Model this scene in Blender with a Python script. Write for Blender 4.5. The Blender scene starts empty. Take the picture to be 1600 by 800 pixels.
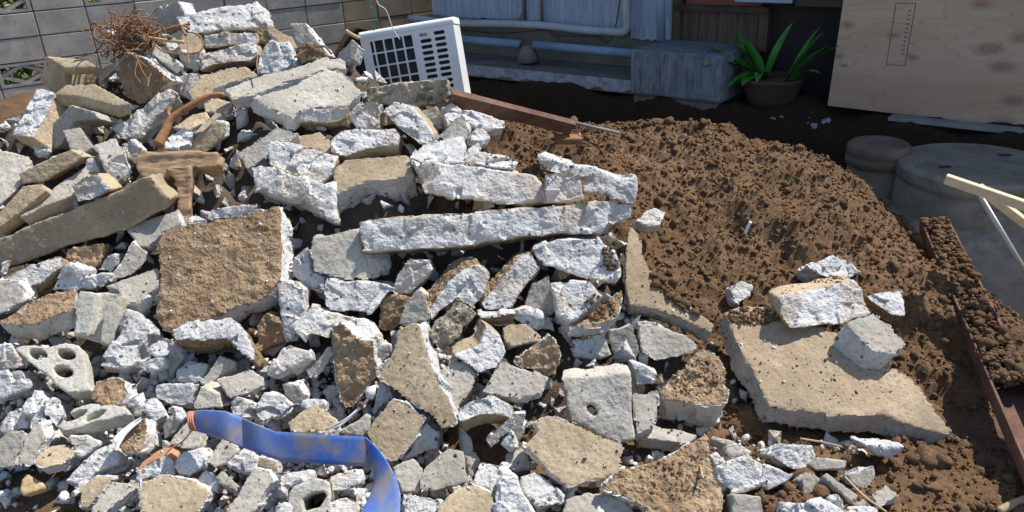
import bpy, bmesh, math, random
import numpy as np
from mathutils import Vector, Matrix, noise as mnoise

random.seed(7)
rng = np.random.default_rng(11)
scene = bpy.context.scene
COL = scene.collection
R = math.radians

# ------------------------------------------------------------------ camera
PITCH, ROLL, FPX, CAMZ = R(24.0), R(3.0), 1200.0, 1.65
_f = np.array([0, math.cos(PITCH), -math.sin(PITCH)])
_u0 = np.array([0, math.sin(PITCH), math.cos(PITCH)])
_r0 = np.array([1.0, 0, 0])
_r = _r0 * math.cos(ROLL) - _u0 * math.sin(ROLL)
_u = _u0 * math.cos(ROLL) + _r0 * math.sin(ROLL)
CPOS = np.array([0, 0, CAMZ])
cam_data = bpy.data.cameras.new('camera')
cam_data.sensor_width = 36.0
cam_data.lens = 36.0 * FPX / 1600.0
cam_data.clip_start = 0.05
cam_data.clip_end = 500.0
cam = bpy.data.objects.new('camera', cam_data)
COL.objects.link(cam)
cam.matrix_world = Matrix(((_r[0], _u[0], -_f[0], CPOS[0]), (_r[1], _u[1], -_f[1], CPOS[1]),
                           (_r[2], _u[2], -_f[2], CPOS[2]), (0, 0, 0, 1)))
scene.camera = cam

# ------------------------------------------------------------------ sky, sun, exposure
SUN_AZ, SUN_EL = 62.0, 56.0      # azimuth clockwise from +Y (to the right of the view), elevation
world = bpy.data.worlds.new('World')
scene.world = world
world.use_nodes = True
wn = world.node_tree
sky = wn.nodes.new('ShaderNodeTexSky')
sky.sky_type = 'NISHITA'
sky.sun_disc = False
sky.sun_elevation = R(SUN_EL)
sky.sun_rotation = R(SUN_AZ)
sky.air_density = 1.0
sky.dust_density = 0.6
bg = wn.nodes['Background']
bg.inputs['Strength'].default_value = 0.135
wn.links.new(sky.outputs['Color'], bg.inputs['Color'])
sun_d = bpy.data.lights.new('sun', 'SUN')
sun_d.energy = 5.0
sun_d.angle = R(0.53)
sun_d.color = (1.0, 0.955, 0.89)
sun = bpy.data.objects.new('sun', sun_d)
COL.objects.link(sun)
SUNV = Vector((math.sin(R(SUN_AZ)) * math.cos(R(SUN_EL)), math.cos(R(SUN_AZ)) * math.cos(R(SUN_EL)), math.sin(R(SUN_EL))))
sun.rotation_euler = SUNV.to_track_quat('Z', 'Y').to_euler()
sun.location = SUNV * 20
scene.view_settings.view_transform = 'Standard'
scene.view_settings.look = 'None'
scene.view_settings.exposure = 0.42
scene.view_settings.gamma = 1.0
scene.render.engine = 'CYCLES'
scene.cycles.max_bounces = 4
scene.cycles.diffuse_bounces = 3
scene.cycles.glossy_bounces = 2
scene.cycles.transmission_bounces = 2
scene.cycles.use_adaptive_sampling = True
scene.cycles.adaptive_threshold = 0.025

# ------------------------------------------------------------------ helpers
def ray(px, py):
    return _f + _r * ((px - 800) / FPX) - _u * ((py - 400) / FPX)

def at_y(px, py, y):
    d = ray(px, py)
    return CPOS + d * (y / d[1])

def at_z(px, py, z):
    d = ray(px, py)
    return CPOS + d * ((z - CAMZ) / d[2])

def at_plane(px, py, p0, n):
    d = ray(px, py)
    return CPOS + d * (((p0 - CPOS) @ n) / (d @ n))

def smooth(a, b, x):
    t = np.clip((x - a) / (b - a), 0, 1)
    return t * t * (3 - 2 * t)

def smin(a, b, k=0.08):
    h = np.clip(0.5 + 0.5 * (b - a) / k, 0, 1)
    return b * (1 - h) + a * h - k * h * (1 - h)

def _hash(ix, iy, iz, seed):
    h = (ix.astype(np.int64) * 374761393 + iy.astype(np.int64) * 668265263 + iz.astype(np.int64) * 2147483647 + seed * 1274126177) & 0xFFFFFFFF
    h = ((h ^ (h >> 13)) * 1274126177) & 0xFFFFFFFF
    h = ((h ^ (h >> 16)) * 2246822519) & 0xFFFFFFFF
    return ((h ^ (h >> 15)) & 0xFFFFFF) / float(0xFFFFFF)

def vnoise(p, seed=0):
    i = np.floor(p).astype(np.int64)
    f = p - i
    f = f * f * f * (f * (f * 6 - 15) + 10)
    out = 0
    for dx in (0, 1):
        wx = f[:, 0] if dx else 1 - f[:, 0]
        for dy in (0, 1):
            wy = f[:, 1] if dy else 1 - f[:, 1]
            for dz in (0, 1):
                wz = f[:, 2] if dz else 1 - f[:, 2]
                out = out + wx * wy * wz * _hash(i[:, 0] + dx, i[:, 1] + dy, i[:, 2] + dz, seed)
    return out * 2 - 1

def fbm(p, octaves=3, seed=0, gain=0.5):
    a, s, q = 1.0, 0, p.copy()
    for o in range(octaves):
        s = s + a * vnoise(q, seed + o * 17)
        q = q * 2.03 + 11.7
        a *= gain
    return s

def worley2(x, y, seed=0):
    ix, iy = np.floor(x).astype(np.int64), np.floor(y).astype(np.int64)
    best = np.full(x.shape, 9.0)
    hid = np.zeros(x.shape)
    z = np.zeros_like(ix)
    for dx in (-1, 0, 1):
        for dy in (-1, 0, 1):
            cx, cy = ix + dx, iy + dy
            qx = cx + _hash(cx, cy, z, seed)
            qy = cy + _hash(cx, cy, z + 1, seed)
            d = np.hypot(x - qx, y - qy)
            m = d < best
            best = np.where(m, d, best)
            hid = np.where(m, _hash(cx, cy, z + 2, seed), hid)
    return best, hid

# ------------------------------------------------------------------ materials
class NT:
    def __init__(s, name):
        s.m = bpy.data.materials.new(name)
        s.m.use_nodes = True
        s.t = s.m.node_tree
        s.b = s.t.nodes['Principled BSDF']
        s.b.inputs['Roughness'].default_value = 0.9
        s.b.inputs['Specular IOR Level'].default_value = 0.25
        s._c = None
    def n(s, typ, **kw):
        nd = s.t.nodes.new(typ)
        for k, v in kw.items():
            if k.startswith('i_'):
                nd.inputs[k[2:].replace('_', ' ')].default_value = v
            else:
                setattr(nd, k, v)
        return nd
    def l(s, a, b):
        s.t.links.new(a, b)
    def co(s):
        if s._c is None:
            tc = s.n('ShaderNodeTexCoord')
            oi = s.n('ShaderNodeObjectInfo')
            ml = s.n('ShaderNodeMath', operation='MULTIPLY')
            ml.inputs[1].default_value = 37.0
            s.l(oi.outputs['Random'], ml.inputs[0])
            ad = s.n('ShaderNodeVectorMath', operation='ADD')
            s.l(tc.outputs['Object'], ad.inputs[0])
            s.l(ml.outputs[0], ad.inputs[1])
            s._c = ad.outputs[0]
            s.rnd = oi.outputs['Random']
        return s._c
    def noise(s, scale, detail=4, rough=0.55, stretch=None):
        nd = s.n('ShaderNodeTexNoise')
        nd.inputs['Scale'].default_value = scale
        nd.inputs['Detail'].default_value = detail
        nd.inputs['Roughness'].default_value = rough
        v = s.co()
        if stretch:
            mp = s.n('ShaderNodeMapping')
            mp.inputs['Scale'].default_value = stretch
            s.l(v, mp.inputs['Vector'])
            v = mp.outputs[0]
        s.l(v, nd.inputs['Vector'])
        return nd.outputs['Fac']
    def voro(s, scale, feature='F1'):
        nd = s.n('ShaderNodeTexVoronoi', feature=feature)
        nd.inputs['Scale'].default_value = scale
        s.l(s.co(), nd.inputs['Vector'])
        return nd
    def ramp(s, fac, stops):
        r = s.n('ShaderNodeValToRGB')
        e = r.color_ramp.elements
        while len(e) < len(stops):
            e.new(0.5)
        for el, (p, c) in zip(e, stops):
            el.position = p
            el.color = (c if len(c) == 4 else (*c, 1)) if not isinstance(c, (int, float)) else (c, c, c, 1)
        s.l(fac, r.inputs[0])
        return r.outputs[0]
    def mix(s, fac, a, b, mode='MIX'):
        m = s.n('ShaderNodeMix', data_type='RGBA', blend_type=mode)
        for v, i in ((fac, 0), (a, 6), (b, 7)):
            if hasattr(v, 'links'):
                s.l(v, m.inputs[i])
            elif i == 0:
                m.inputs[i].default_value = v
            else:
                m.inputs[i].default_value = (*v, 1)
        return m.outputs[2]
    def math(s, op, a, b=0.0):
        m = s.n('ShaderNodeMath', operation=op)
        for v, i in ((a, 0), (b, 1)):
            if hasattr(v, 'links'):
                s.l(v, m.inputs[i])
            else:
                m.inputs[i].default_value = v
        return m.outputs[0]
    def bump(s, h, strength=0.5, dist=0.01, prev=None):
        b = s.n('ShaderNodeBump')
        b.inputs['Strength'].default_value = strength
        b.inputs['Distance'].default_value = dist
        s.l(h, b.inputs['Height'])
        if prev is not None:
            s.l(prev, b.inputs['Normal'])
        return b.outputs[0]
    def out(s, col, normal=None, rough=None):
        if hasattr(col, 'links'):
            s.l(col, s.b.inputs['Base Color'])
        else:
            s.b.inputs['Base Color'].default_value = (*col, 1)
        if normal is not None:
            s.l(normal, s.b.inputs['Normal'])
        if rough is not None:
            if hasattr(rough, 'links'):
                s.l(rough, s.b.inputs['Roughness'])
            else:
                s.b.inputs['Roughness'].default_value = rough
        return s.m

def mul3(c, k):
    return tuple(min(1, x * k) for x in c)

def concrete(name, cap, broken=(0.575, 0.565, 0.545), dirt=None, dirt_amt=0.45, moss=None, grain=1.0):
    """cast faces (attribute cap = 1) in one colour, broken faces pale with dark aggregate"""
    t = NT(name)
    t.co()
    at = t.n('ShaderNodeAttribute', attribute_name='cap')
    edge = t.noise(26, 3, 0.6)
    fac = t.math('ADD', at.outputs['Fac'], t.math('MULTIPLY', t.math('SUBTRACT', edge, 0.5), 1.1))
    fac = t.ramp(fac, [(0.42, 0), (0.6, 1)])
    # broken face
    n1 = t.noise(9, 3, 0.6)
    n2 = t.noise(75, 2, 0.6)
    n3 = t.noise(34, 3, 0.7)
    c1 = t.noise(4.5, 3, 0.62)
    bcol = t.mix(t.ramp(n1, [(0.3, 0), (0.7, 1)]), mul3(broken, 0.82), mul3(broken, 1.08))
    bcol = t.mix(t.ramp(n2, [(0.34, 1), (0.5, 0)]), bcol, mul3(broken, 0.74))
    v = t.voro(36)
    dist = t.ramp(v.outputs['Distance'], [(0.20, 1), (0.30, 0)])
    sep = t.n('ShaderNodeSeparateColor')
    t.l(v.outputs['Color'], sep.inputs[0])
    pick = t.ramp(sep.outputs[0], [(0.70, 0), (0.74, 1)])
    stone = t.math('MULTIPLY', dist, pick)
    scol = t.mix(sep.outputs[1], (0.09, 0.095, 0.11), (0.34, 0.29, 0.22))
    bcol = t.mix(stone, bcol, scol)
    c1r = t.math('ADD', c1, t.math('MULTIPLY', t.math('SUBTRACT', t.rnd, 0.55), 0.3))
    bcol = t.mix(t.math('MULTIPLY', t.ramp(c1r, [(0.52, 0), (0.66, 1)]), 0.55), bcol, (0.33, 0.25, 0.165))
    # cast face
    ccol = t.mix(t.ramp(c1, [(0.32, 0), (0.68, 1)]), mul3(cap, 0.74), mul3(cap, 1.2))
    ccol = t.mix(t.ramp(n2, [(0.3, 1), (0.5, 0)]), ccol, mul3(cap, 0.66))
    dn = t.noise(8, 3, 0.7)
    if dirt:
        ccol = t.mix(t.math('MULTIPLY', t.ramp(dn, [(0.42, 0), (0.6, 1)]), dirt_amt), ccol, dirt)
    if moss:
        ccol = t.mix(t.ramp(t.noise(11, 5, 0.7), [(0.45, 0), (0.58, 1)]), ccol, moss)
    ccol = t.mix(t.ramp(n3, [(0.62, 0), (0.74, 0.7)]), ccol, mul3(broken, 0.9))
    pits = t.math('MULTIPLY', t.ramp(v.outputs['Distance'], [(0.06, 1), (0.11, 0)]), t.ramp(dn, [(0.5, 0), (0.6, 1)]))
    ccol = t.mix(pits, ccol, mul3(cap, 0.3))
    col = t.mix(fac, bcol, ccol)
    vv = t.n('ShaderNodeHueSaturation')
    t.l(t.math('ADD', t.math('MULTIPLY', t.rnd, 0.3), 0.85), vv.inputs['Value'])
    t.l(col, vv.inputs['Color'])
    # relief
    hb = t.math('ADD', t.math('MULTIPLY', n3, 0.6), t.math('MULTIPLY', n2, 0.45))
    hb = t.math('SUBTRACT', hb, t.math('MULTIPLY', stone, 0.10))
    hc = t.math('SUBTRACT', t.math('ADD', t.math('MULTIPLY', n2, 0.25 * grain), t.math('MULTIPLY', n3, 0.22 * grain)), t.math('MULTIPLY', pits, 0.4))
    mixh = t.n('ShaderNodeMix', data_type='FLOAT')
    t.l(fac, mixh.inputs[0])
    t.l(hb, mixh.inputs[2])
    t.l(hc, mixh.inputs[3])
    nrm = t.bump(mixh.outputs[0], 0.85, 0.016)
    return t.out(vv.outputs[0], nrm, 0.93)

MAT = {}
MAT['tan'] = concrete('concrete_tan', (0.42, 0.335, 0.222), dirt=(0.30, 0.215, 0.13))
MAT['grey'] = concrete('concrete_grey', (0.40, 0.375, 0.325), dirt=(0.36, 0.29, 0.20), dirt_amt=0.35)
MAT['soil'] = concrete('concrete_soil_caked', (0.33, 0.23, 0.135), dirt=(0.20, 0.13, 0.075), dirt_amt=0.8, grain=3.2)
MAT['moss'] = concrete('concrete_mossy', (0.36, 0.31, 0.23), moss=(0.10, 0.095, 0.06), grain=2.6)
MAT['clean'] = concrete('concrete_block_clean', (0.46, 0.435, 0.37), dirt=(0.40, 0.33, 0.24), dirt_amt=0.25)
MAT['brick'] = concrete('concrete_brick_faced', (0.47, 0.25, 0.14), dirt=(0.5, 0.33, 0.2))
MAT['dusty'] = concrete('concrete_dusty_edge', (0.375, 0.29, 0.195), broken=(0.36, 0.325, 0.28), dirt=(0.30, 0.215, 0.13))
MAT['bright'] = concrete('concrete_bright', (0.60, 0.59, 0.56), broken=(0.66, 0.66, 0.65))

def plain(name, col, rough=0.6, var=0.25, scale=8, bump=0.0, bscale=60, spec=0.3, metal=0.0, stretch=None, dark=None):
    t = NT(name)
    n = t.noise(scale, 5, 0.6, stretch)
    c = t.mix(t.ramp(n, [(0.3, 0), (0.7, 1)]), mul3(col, 1 - var), mul3(col, 1 + var))
    if dark:
        c = t.mix(t.ramp(t.noise(scale * 2.3, 6, 0.7, stretch), [(0.5, 0), (0.64, 1)]), c, dark)
    t.b.inputs['Specular IOR Level'].default_value = spec
    t.b.inputs['Metallic'].default_value = metal
    return t.out(c, t.bump(t.noise(bscale, 4, 0.6, stretch), 0.6, bump) if bump else None, rough)

def soil_mat(name, base, painted_shade=None):
    t = NT(name)
    c = t.mix(t.ramp(t.noise(2.2, 3, 0.65), [(0.3, 0), (0.7, 1)]), mul3(base, 0.72), mul3(base, 1.25))
    c = t.mix(t.ramp(t.noise(60, 3, 0.7), [(0.35, 0), (0.65, 1)]), mul3(base, 0.6), c)
    c = t.mix(t.ramp(t.noise(150, 3, 0.7), [(0.66, 0), (0.76, 0.8)]), c, mul3(base, 1.9))
    if painted_shade:
        at = t.n('ShaderNodeAttribute', attribute_name='painted_shade')
        c = t.mix(at.outputs['Fac'], c, t.mix(1.0, c, painted_shade, 'MULTIPLY'))  # darkens the earth where trench shade is painted in
    h = t.math('ADD', t.noise(45, 4, 0.7), t.math('MULTIPLY', t.noise(180, 2, 0.7), 0.5))
    return t.out(c, t.bump(h, 0.9, 0.012), 0.97)

MAT['mound'] = soil_mat('dry_brown_soil', (0.200, 0.117, 0.060))
MAT['ground'] = soil_mat('brown_earth_painted_shade', (0.20, 0.12, 0.066), (0.27, 0.25, 0.23))
MAT['wood'] = plain('weathered_wood', (0.40, 0.265, 0.15), 0.85, 0.25, 30, 0.008, 60, stretch=(0.6, 5, 5), dark=(0.24, 0.16, 0.095))
MAT['branch'] = plain('red_brown_branch', (0.30, 0.15, 0.07), 0.8, 0.3, 16, 0.006, 40)
MAT['root'] = plain('rust_root_fibre', (0.25, 0.135, 0.07), 0.85, 0.35, 12)
MAT['straw'] = plain('dry_straw', (0.42, 0.32, 0.18), 0.8, 0.2, 12)
MAT['rust'] = plain('rusted_steel', (0.15, 0.085, 0.06), 0.85, 0.45, 7, 0.006, 60, 0.2, 0.0, dark=(0.105, 0.055, 0.05))
MAT['rust_orange'] = plain('orange_rust', (0.24, 0.11, 0.055), 0.8, 0.3, 12)
MAT['yellow_stone'] = plain('yellow_stone', (0.46, 0.33, 0.17), 0.9, 0.25, 10, 0.01, 40)
MAT['white_plastic'] = plain('white_plastic', (0.74, 0.745, 0.74), 0.38, 0.05, 4, spec=0.5)
MAT['dark_coil'] = plain('dark_coil', (0.055, 0.055, 0.062), 0.6, 0.3, 30)

# ------------------------------------------------------------------ mesh helpers
class MB:
    def __init__(s):
        s.v, s.f = [], []
    def add(s, verts, faces):
        o = len(s.v)
        s.v += [tuple(map(float, p)) for p in verts]
        s.f += [tuple(i + o for i in q) for q in faces]
        return s
    def box(s, o, ax, ay, az):
        o, ax, ay, az = (np.array(q, float) for q in (o, ax, ay, az))
        vs = [o + ax * i + ay * j + az * k for k in (0, 1) for j in (0, 1) for i in (0, 1)]
        return s.add(vs, [(0, 2, 3, 1), (4, 5, 7, 6), (0, 1, 5, 4), (2, 6, 7, 3), (0, 4, 6, 2), (1, 3, 7, 5)])
    def tube(s, path, rad, seg=8, cap=True, flat=None):
        path = [np.array(p, float) for p in path]
        n = len(path)
        rad = [rad] * n if not hasattr(rad, '__len__') else rad
        o = len(s.v)
        prev = None
        for i, p in enumerate(path):
            t = path[min(i + 1, n - 1)] - path[max(i - 1, 0)]
            t = t / (np.linalg.norm(t) + 1e-9)
            if prev is None:
                a = np.cross(t, [0, 0, 1.0])
                if np.linalg.norm(a) < 0.05:
                    a = np.cross(t, [1.0, 0, 0])
            else:
                a = prev - t * (prev @ t)
            a = a / np.linalg.norm(a)
            prev = a
            b = np.cross(t, a)
            for k in range(seg):
                w = 2 * math.pi * k / seg
                s.v.append(tuple(p + rad[i] * (math.cos(w) * a + math.sin(w) * b)))
        for i in range(n - 1):
            for k in range(seg):
                k2 = (k + 1) % seg
                s.f.append((o + i * seg + k, o + i * seg + k2, o + (i + 1) * seg + k2, o + (i + 1) * seg + k))
        if cap:
            s.f.append(tuple(o + k for k in range(seg))[::-1])
            s.f.append(tuple(o + (n - 1) * seg + k for k in range(seg)))
        return s
    def lathe(s, c, prof, seg=40):
        o = len(s.v)
        for (r_, z) in prof:
            for k in range(seg):
                w = 2 * math.pi * k / seg
                s.v.append((c[0] + r_ * math.cos(w), c[1] + r_ * math.sin(w), c[2] + z))
        for i in range(len(prof) - 1):
            for k in range(seg):
                k2 = (k + 1) % seg
                s.f.append((o + i * seg + k, o + i * seg + k2, o + (i + 1) * seg + k2, o + (i + 1) * seg + k))
        s.f.append(tuple(o + (len(prof) - 1) * seg + k for k in range(seg)))
        s.f.append(tuple(o + k for k in range(seg))[::-1])
        return s
    def build(s, name, mat, parent=None, smooth=False, bevel=0.0, origin=None):
        me = bpy.data.meshes.new(name)
        v = np.array(s.v)
        if origin is None:
            origin = (v.min(0) + v.max(0)) / 2
            origin[2] = v[:, 2].min()
        origin = np.array(origin, float)
        me.from_pydata([tuple(q) for q in v - origin], [], s.f)
        bm = bmesh.new()
        bm.from_mesh(me)
        bmesh.ops.recalc_face_normals(bm, faces=bm.faces)
        if bevel:
            bmesh.ops.bevel(bm, geom=[e for e in bm.edges if len(e.link_faces) == 2 and e.calc_face_angle(0) > 0.6], offset=bevel, segments=2, affect='EDGES', clamp_overlap=True)
        bm.to_mesh(me)
        bm.free()
        if smooth:
            me.shade_smooth()
        if isinstance(mat, str):
            mat = MAT[mat]
        me.materials.append(mat)
        o = bpy.data.objects.new(name, me)
        COL.objects.link(o)
        if parent is not None:
            o.parent = parent
            o.location = Vector(origin) - parent.location
        else:
            o.location = origin
        return o

def tag(o, label=None, cat=None, group=None, kind=None):
    if cat and not kind and not o.get('kind'):
        kind = 'thing'
    for k, v in (('label', label), ('category', cat), ('group', group), ('kind', kind)):
        if v:
            o[k] = v
    return o

def thing(name, label, cat, loc, group=None):
    o = bpy.data.objects.new(name, None)
    o.empty_display_size = 0.1
    COL.objects.link(o)
    o.location = loc
    return tag(o, label, cat, group)

def bez(pts, n=24):
    """Catmull-Rom through the points"""
    P = [np.array(p, float) for p in pts]
    P = [2 * P[0] - P[1]] + P + [2 * P[-1] - P[-2]]
    out = []
    m = len(P) - 3
    for i in range(m):
        for j in range(n // m + 1):
            t = j / (n // m + 1)
            a, b, c, d = P[i:i + 4]
            out.append(0.5 * ((2 * b) + (c - a) * t + (2 * a - 5 * b + 4 * c - d) * t * t + (3 * b - a - 3 * c + d) * t ** 3))
    out.append(P[-2])
    return out

# ------------------------------------------------------------------ site layout
Q0 = np.array([1.01, 6.45, 0.0])
HD = np.array([0.77, -0.64, 0.0]); HD /= np.linalg.norm(HD)
HN = np.array([-HD[1] * -1, 0, 0])
HN = np.array([HD[1], -HD[0], 0.0])          # out of the facade, towards the camera
W0 = at_y(52, 18, 6.9)
WD = np.array([math.cos(R(34)), math.sin(R(34)), 0.0])
WN = np.array([WD[1], -WD[0], 0.0])

def hw(s, dp, z):
    return Q0 + HD * s + HN * dp + np.array([0, 0, z])

def hs(px, py, dp):
    p = at_plane(px, py, Q0 + HN * dp, HN)
    return (p - Q0) @ HD, p[2]

def dperp(x, y):
    return (x - Q0[0]) * HN[0] + (y - Q0[1]) * HN[1]

def sdist(x, y):
    return (x - Q0[0]) * HD[0] + (y - Q0[1]) * HD[1]

def ground_z(x, y):
    dp, s = dperp(x, y), sdist(x, y)
    bank = 0.30 * (1 - smooth(0.40, 0.58, dp)) + -0.34 * smooth(0.40, 0.62, dp) * (1 - smooth(1.25, 1.95, dp)) * smooth(-2.2, -1.6, s)
    dw = (x - W0[0]) * WN[0] + (y - W0[1]) * WN[1]
    wallrise = 0.40 * (1 - smooth(0.3, 1.7, dw)) * (1 - smooth(-2.6, -1.8, s))
    pit = -0.30 * (1 - smooth(0.75, 1.35, np.hypot(x - 2.45, y - 3.75))) * smooth(0.4, 0.62, dp)
    edge = -0.12 * smooth(1.75, 2.2, x) * smooth(1.6, 2.4, y) * smooth(0.7, 1.0, dp)
    return bank + wallrise * (dp > 0) + pit + edge

def mound_z(x, y):
    dp = dperp(x, y)
    pl_ = 0.36 * (y - 2.05) + 0.015
    fl = 0.035 * smooth(0.55, 0.85, x)
    pl_ = np.where(x > 0.5, np.maximum(pl_, fl), pl_)
    z = smin(pl_, 0.85 * (dp - 1.17), 0.12)
    z = smin(z, 0.26 + (1.80 - x) * 0.85, 0.12)
    z = smin(z, 0.60 - 0.02 * x, 0.06)
    z = smin(z, 0.62 - 0.75 * (y - 3.98), 0.08)
    z = smin(z, 0.55 + (x + 0.5) * 0.9, 0.1)
    return z

_capx = [-3.2, -2.2, -1.3, -0.8, -0.35, 0.2, 0.6, 1.0]
_capz = [0.80, 1.00, 1.27, 1.12, 0.94, 0.64, 0.38, 0.10]

def pile_k(x):
    return 0.60 - 0.20 * smooth(0.15, 0.75, x)

def anchor_z(x, y):
    return pile_k(x) * (y - 1.83)

def bed_z(x, y):
    cap = np.interp(x, _capx, _capz)
    yc = 1.85 + cap / 0.6 + 0.15
    z = np.minimum(anchor_z(x, y), cap) - np.maximum(0, y - yc) * 0.75 - 0.13
    xb = np.interp(y, [1.8, 2.0, 2.7, 3.4], [1.0, 0.98, 0.72, 0.55])
    return np.minimum(z, (xb - x) * 0.9 + 0.25) - 0.02 * smooth(2.2, 2.6, y)

def grid_mesh(name, xs, ys, zf, mat, kind=None):
    X, Y = np.meshgrid(xs, ys)
    Z = zf(X.ravel(), Y.ravel())
    v = np.stack([X.ravel(), Y.ravel(), Z], 1)
    nx, ny = len(xs), len(ys)
    i = np.arange((ny - 1) * (nx - 1))
    a = (i // (nx - 1)) * nx + i % (nx - 1)
    f = np.stack([a, a + 1, a + nx + 1, a + nx], 1)
    return np_mesh(name, v, f, mat, kind)

def np_mesh(name, v, f, mat, kind=None, parent=None, smooth_=True, origin=(0, 0, 0)):
    me = bpy.data.meshes.new(name)
    n = f.shape[1]
    me.vertices.add(len(v))
    me.vertices.foreach_set('co', (np.asarray(v) - np.array(origin)).ravel().astype(np.float32))
    me.loops.add(f.size)
    me.loops.foreach_set('vertex_index', f.ravel().astype(np.int32))
    me.polygons.add(len(f))
    me.polygons.foreach_set('loop_start', np.arange(0, f.size, n, dtype=np.int32))
    me.polygons.foreach_set('loop_total', np.full(len(f), n, np.int32))
    me.update(calc_edges=True)
    if smooth_:
        me.shade_smooth()
    me.materials.append(MAT[mat] if isinstance(mat, str) else mat)
    o = bpy.data.objects.new(name, me)
    COL.objects.link(o)
    o.location = origin
    if parent is not None:
        o.parent = parent
        o.location = Vector(origin) - parent.location
    if kind:
        o['kind'] = kind
    return o

def clods(x, y, scales):
    h = np.zeros_like(x)
    for sc, amp, seed in scales:
        d, hid = worley2(x / sc, y / sc, seed)
        rr = 0.35 + 0.4 * hid
        h += amp * (0.4 + hid) * np.sqrt(np.clip(1 - (d / rr) ** 2, 0, 1))
    return h

# ground: one sheet, fine in the middle
def gz(x, y):
    z = ground_z(x, y)
    near = (np.abs(x) < 5) & (y < 9) & (y > 0)
    q = np.stack([x, y, 0 * x], 1)
    z = z + near * (0.018 * fbm(q * 5, 4, 3) + 0.05 * fbm(q * 2.2, 2, 9) * (np.abs(ground_z(x, y)) > 0.03))
    z = z + near * clods(x, y, [(0.07, 0.012, 5), (0.03, 0.006, 8)]) * (0.35 + 0.65 * smooth(-0.2, 0.3, vnoise(q * 1.7, 4)))
    return z

xs = np.concatenate([[-60, -30, -14, -7, -5], np.arange(-4.2, 4.6, 0.028), [5, 6, 8, 14, 30, 60]])
ys = np.concatenate([[-40, -15, -5, -1, 0.3], np.arange(1.2, 7.6, 0.028), [8, 9, 10.5, 14, 25, 60]])
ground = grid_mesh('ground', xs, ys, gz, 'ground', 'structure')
# shade painted into the earth colour over the trench and the bank
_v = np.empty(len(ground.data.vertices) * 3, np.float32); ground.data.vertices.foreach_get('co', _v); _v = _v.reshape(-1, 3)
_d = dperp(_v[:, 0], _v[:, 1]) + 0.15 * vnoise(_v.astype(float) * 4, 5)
ground.data.attributes.new('painted_shade', 'FLOAT', 'POINT').data.foreach_set('value', (1 - smooth(1.5, 2.1, _d)).astype(np.float32))

# ------------------------------------------------------------------ block wall
MAT['wall_block'] = plain('grey_wall_block', (0.43, 0.395, 0.35), 0.95, 0.28, 3.5, 0.004, 120, 0.1, dark=(0.34, 0.315, 0.275))
MAT['wall_block_brown'] = plain('brown_wall_block', (0.33, 0.265, 0.19), 0.95, 0.25, 3.5, 0.004, 120, 0.1)
MAT['mortar'] = plain('dark_mortar', (0.13, 0.125, 0.115), 0.95, 0.2, 8)
wall = thing('block_wall', 'grey concrete block wall with openwork vent blocks behind the rubble', 'wall', W0 + np.array([0, 0, -0.9]))
def block_mesh(w, h, d, name):
    bm = bmesh.new()
    bmesh.ops.create_cube(bm, size=1)
    for v in bm.verts:
        v.co = Vector((v.co.x * w, v.co.y * d, v.co.z * h))
    bmesh.ops.bevel(bm, geom=list(bm.edges), offset=0.004, segments=1, affect='EDGES')
    me = bpy.data.meshes.new(name)
    bm.to_mesh(me); bm.free()
    return me
bme = block_mesh(0.390, 0.190, 0.10, 'block'); bme.materials.append(MAT['wall_block'])
bme2 = bme.copy(); bme2.materials.clear(); bme2.materials.append(MAT['wall_block_brown'])
WQ = Matrix.Rotation(R(34), 4, 'Z').to_quaternion()
def vent_mesh():
    m = MB()
    w, h, d = 0.195, 0.095, 0.05
    # a frame and two crossing bars leave lens shaped openings
    for (x0, x1, z0, z1) in ((-w, w, h - 0.022, h), (-w, w, -h, -h + 0.022), (-w, -w + 0.03, -h + 0.022, h - 0.022), (w - 0.03, w, -h + 0.022, h - 0.022)):
        m.box((x0, -d, z0), (x1 - x0, 0, 0), (0, 2 * d, 0), (0, 0, z1 - z0))
    for sg in (-1, 1):
        for half in (-1, 1):
            a = np.array([half * (w - 0.03), 0, sg * 0.0]); b = np.array([0.0, 0, sg * (h - 0.02)])
            t = (b - a); L = np.linalg.norm(t); t /= L
            nn = np.array([-t[2], 0, t[0]]) * 0.014
            m.box(a - nn + np.array([0, -d * 0.9, 0]), t * L, (0, 1.8 * d, 0), nn * 2)
    return m
vm = vent_mesh()
vents = {(0, 1), (0, 4), (1, 1), (8, 2)}
vent_cells = {(-1, -3), (-1, 1), (1, 1), (9, 1), (4, 1)}
for ci in range(-5, 13):
    for rj in range(-6, 6):
        cpos = W0 + WD * (0.4 * (ci + 0.5)) + np.array([0, 0, 0.2 * (rj - 0.5)]) - WN * 0.05
        if (ci, rj) in {(-1, -2), (-1, 1), (1, 1), (8, 0), (9, 0)}:
            o = vm.build('vent_block', 'wall_block' if ci < 7 else 'wall_block_brown', None, origin=(0, 0, 0))
            o.parent = wall
            o.rotation_mode = 'QUATERNION'; o.rotation_quaternion = WQ
            o.location = Vector(cpos) - wall.location
            continue
        o = bpy.data.objects.new('block', bme if ci < 7 else bme2)
        COL.objects.link(o)
        o.parent = wall
        o.rotation_mode = 'QUATERNION'; o.rotation_quaternion = WQ
        o.location = Vector(cpos + WN * random.uniform(-0.003, 0.003)) - wall.location
m = MB()
vset = {(-1, -2), (-1, 1), (1, 1), (8, 0), (9, 0)}
for ci in range(-5, 13):      # recessed mortar behind each block, open at the vents
    for rj in range(-6, 6):
        if (ci, rj) not in vset:
            m.box(W0 + WD * 0.4 * ci + np.array([0, 0, 0.2 * (rj - 1)]) - WN * 0.09, WD * 0.4, WN * 0.082, (0, 0, 0.2))
mo = m.build('mortar', 'mortar', wall)
mo['kind'] = 'stuff'

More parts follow.
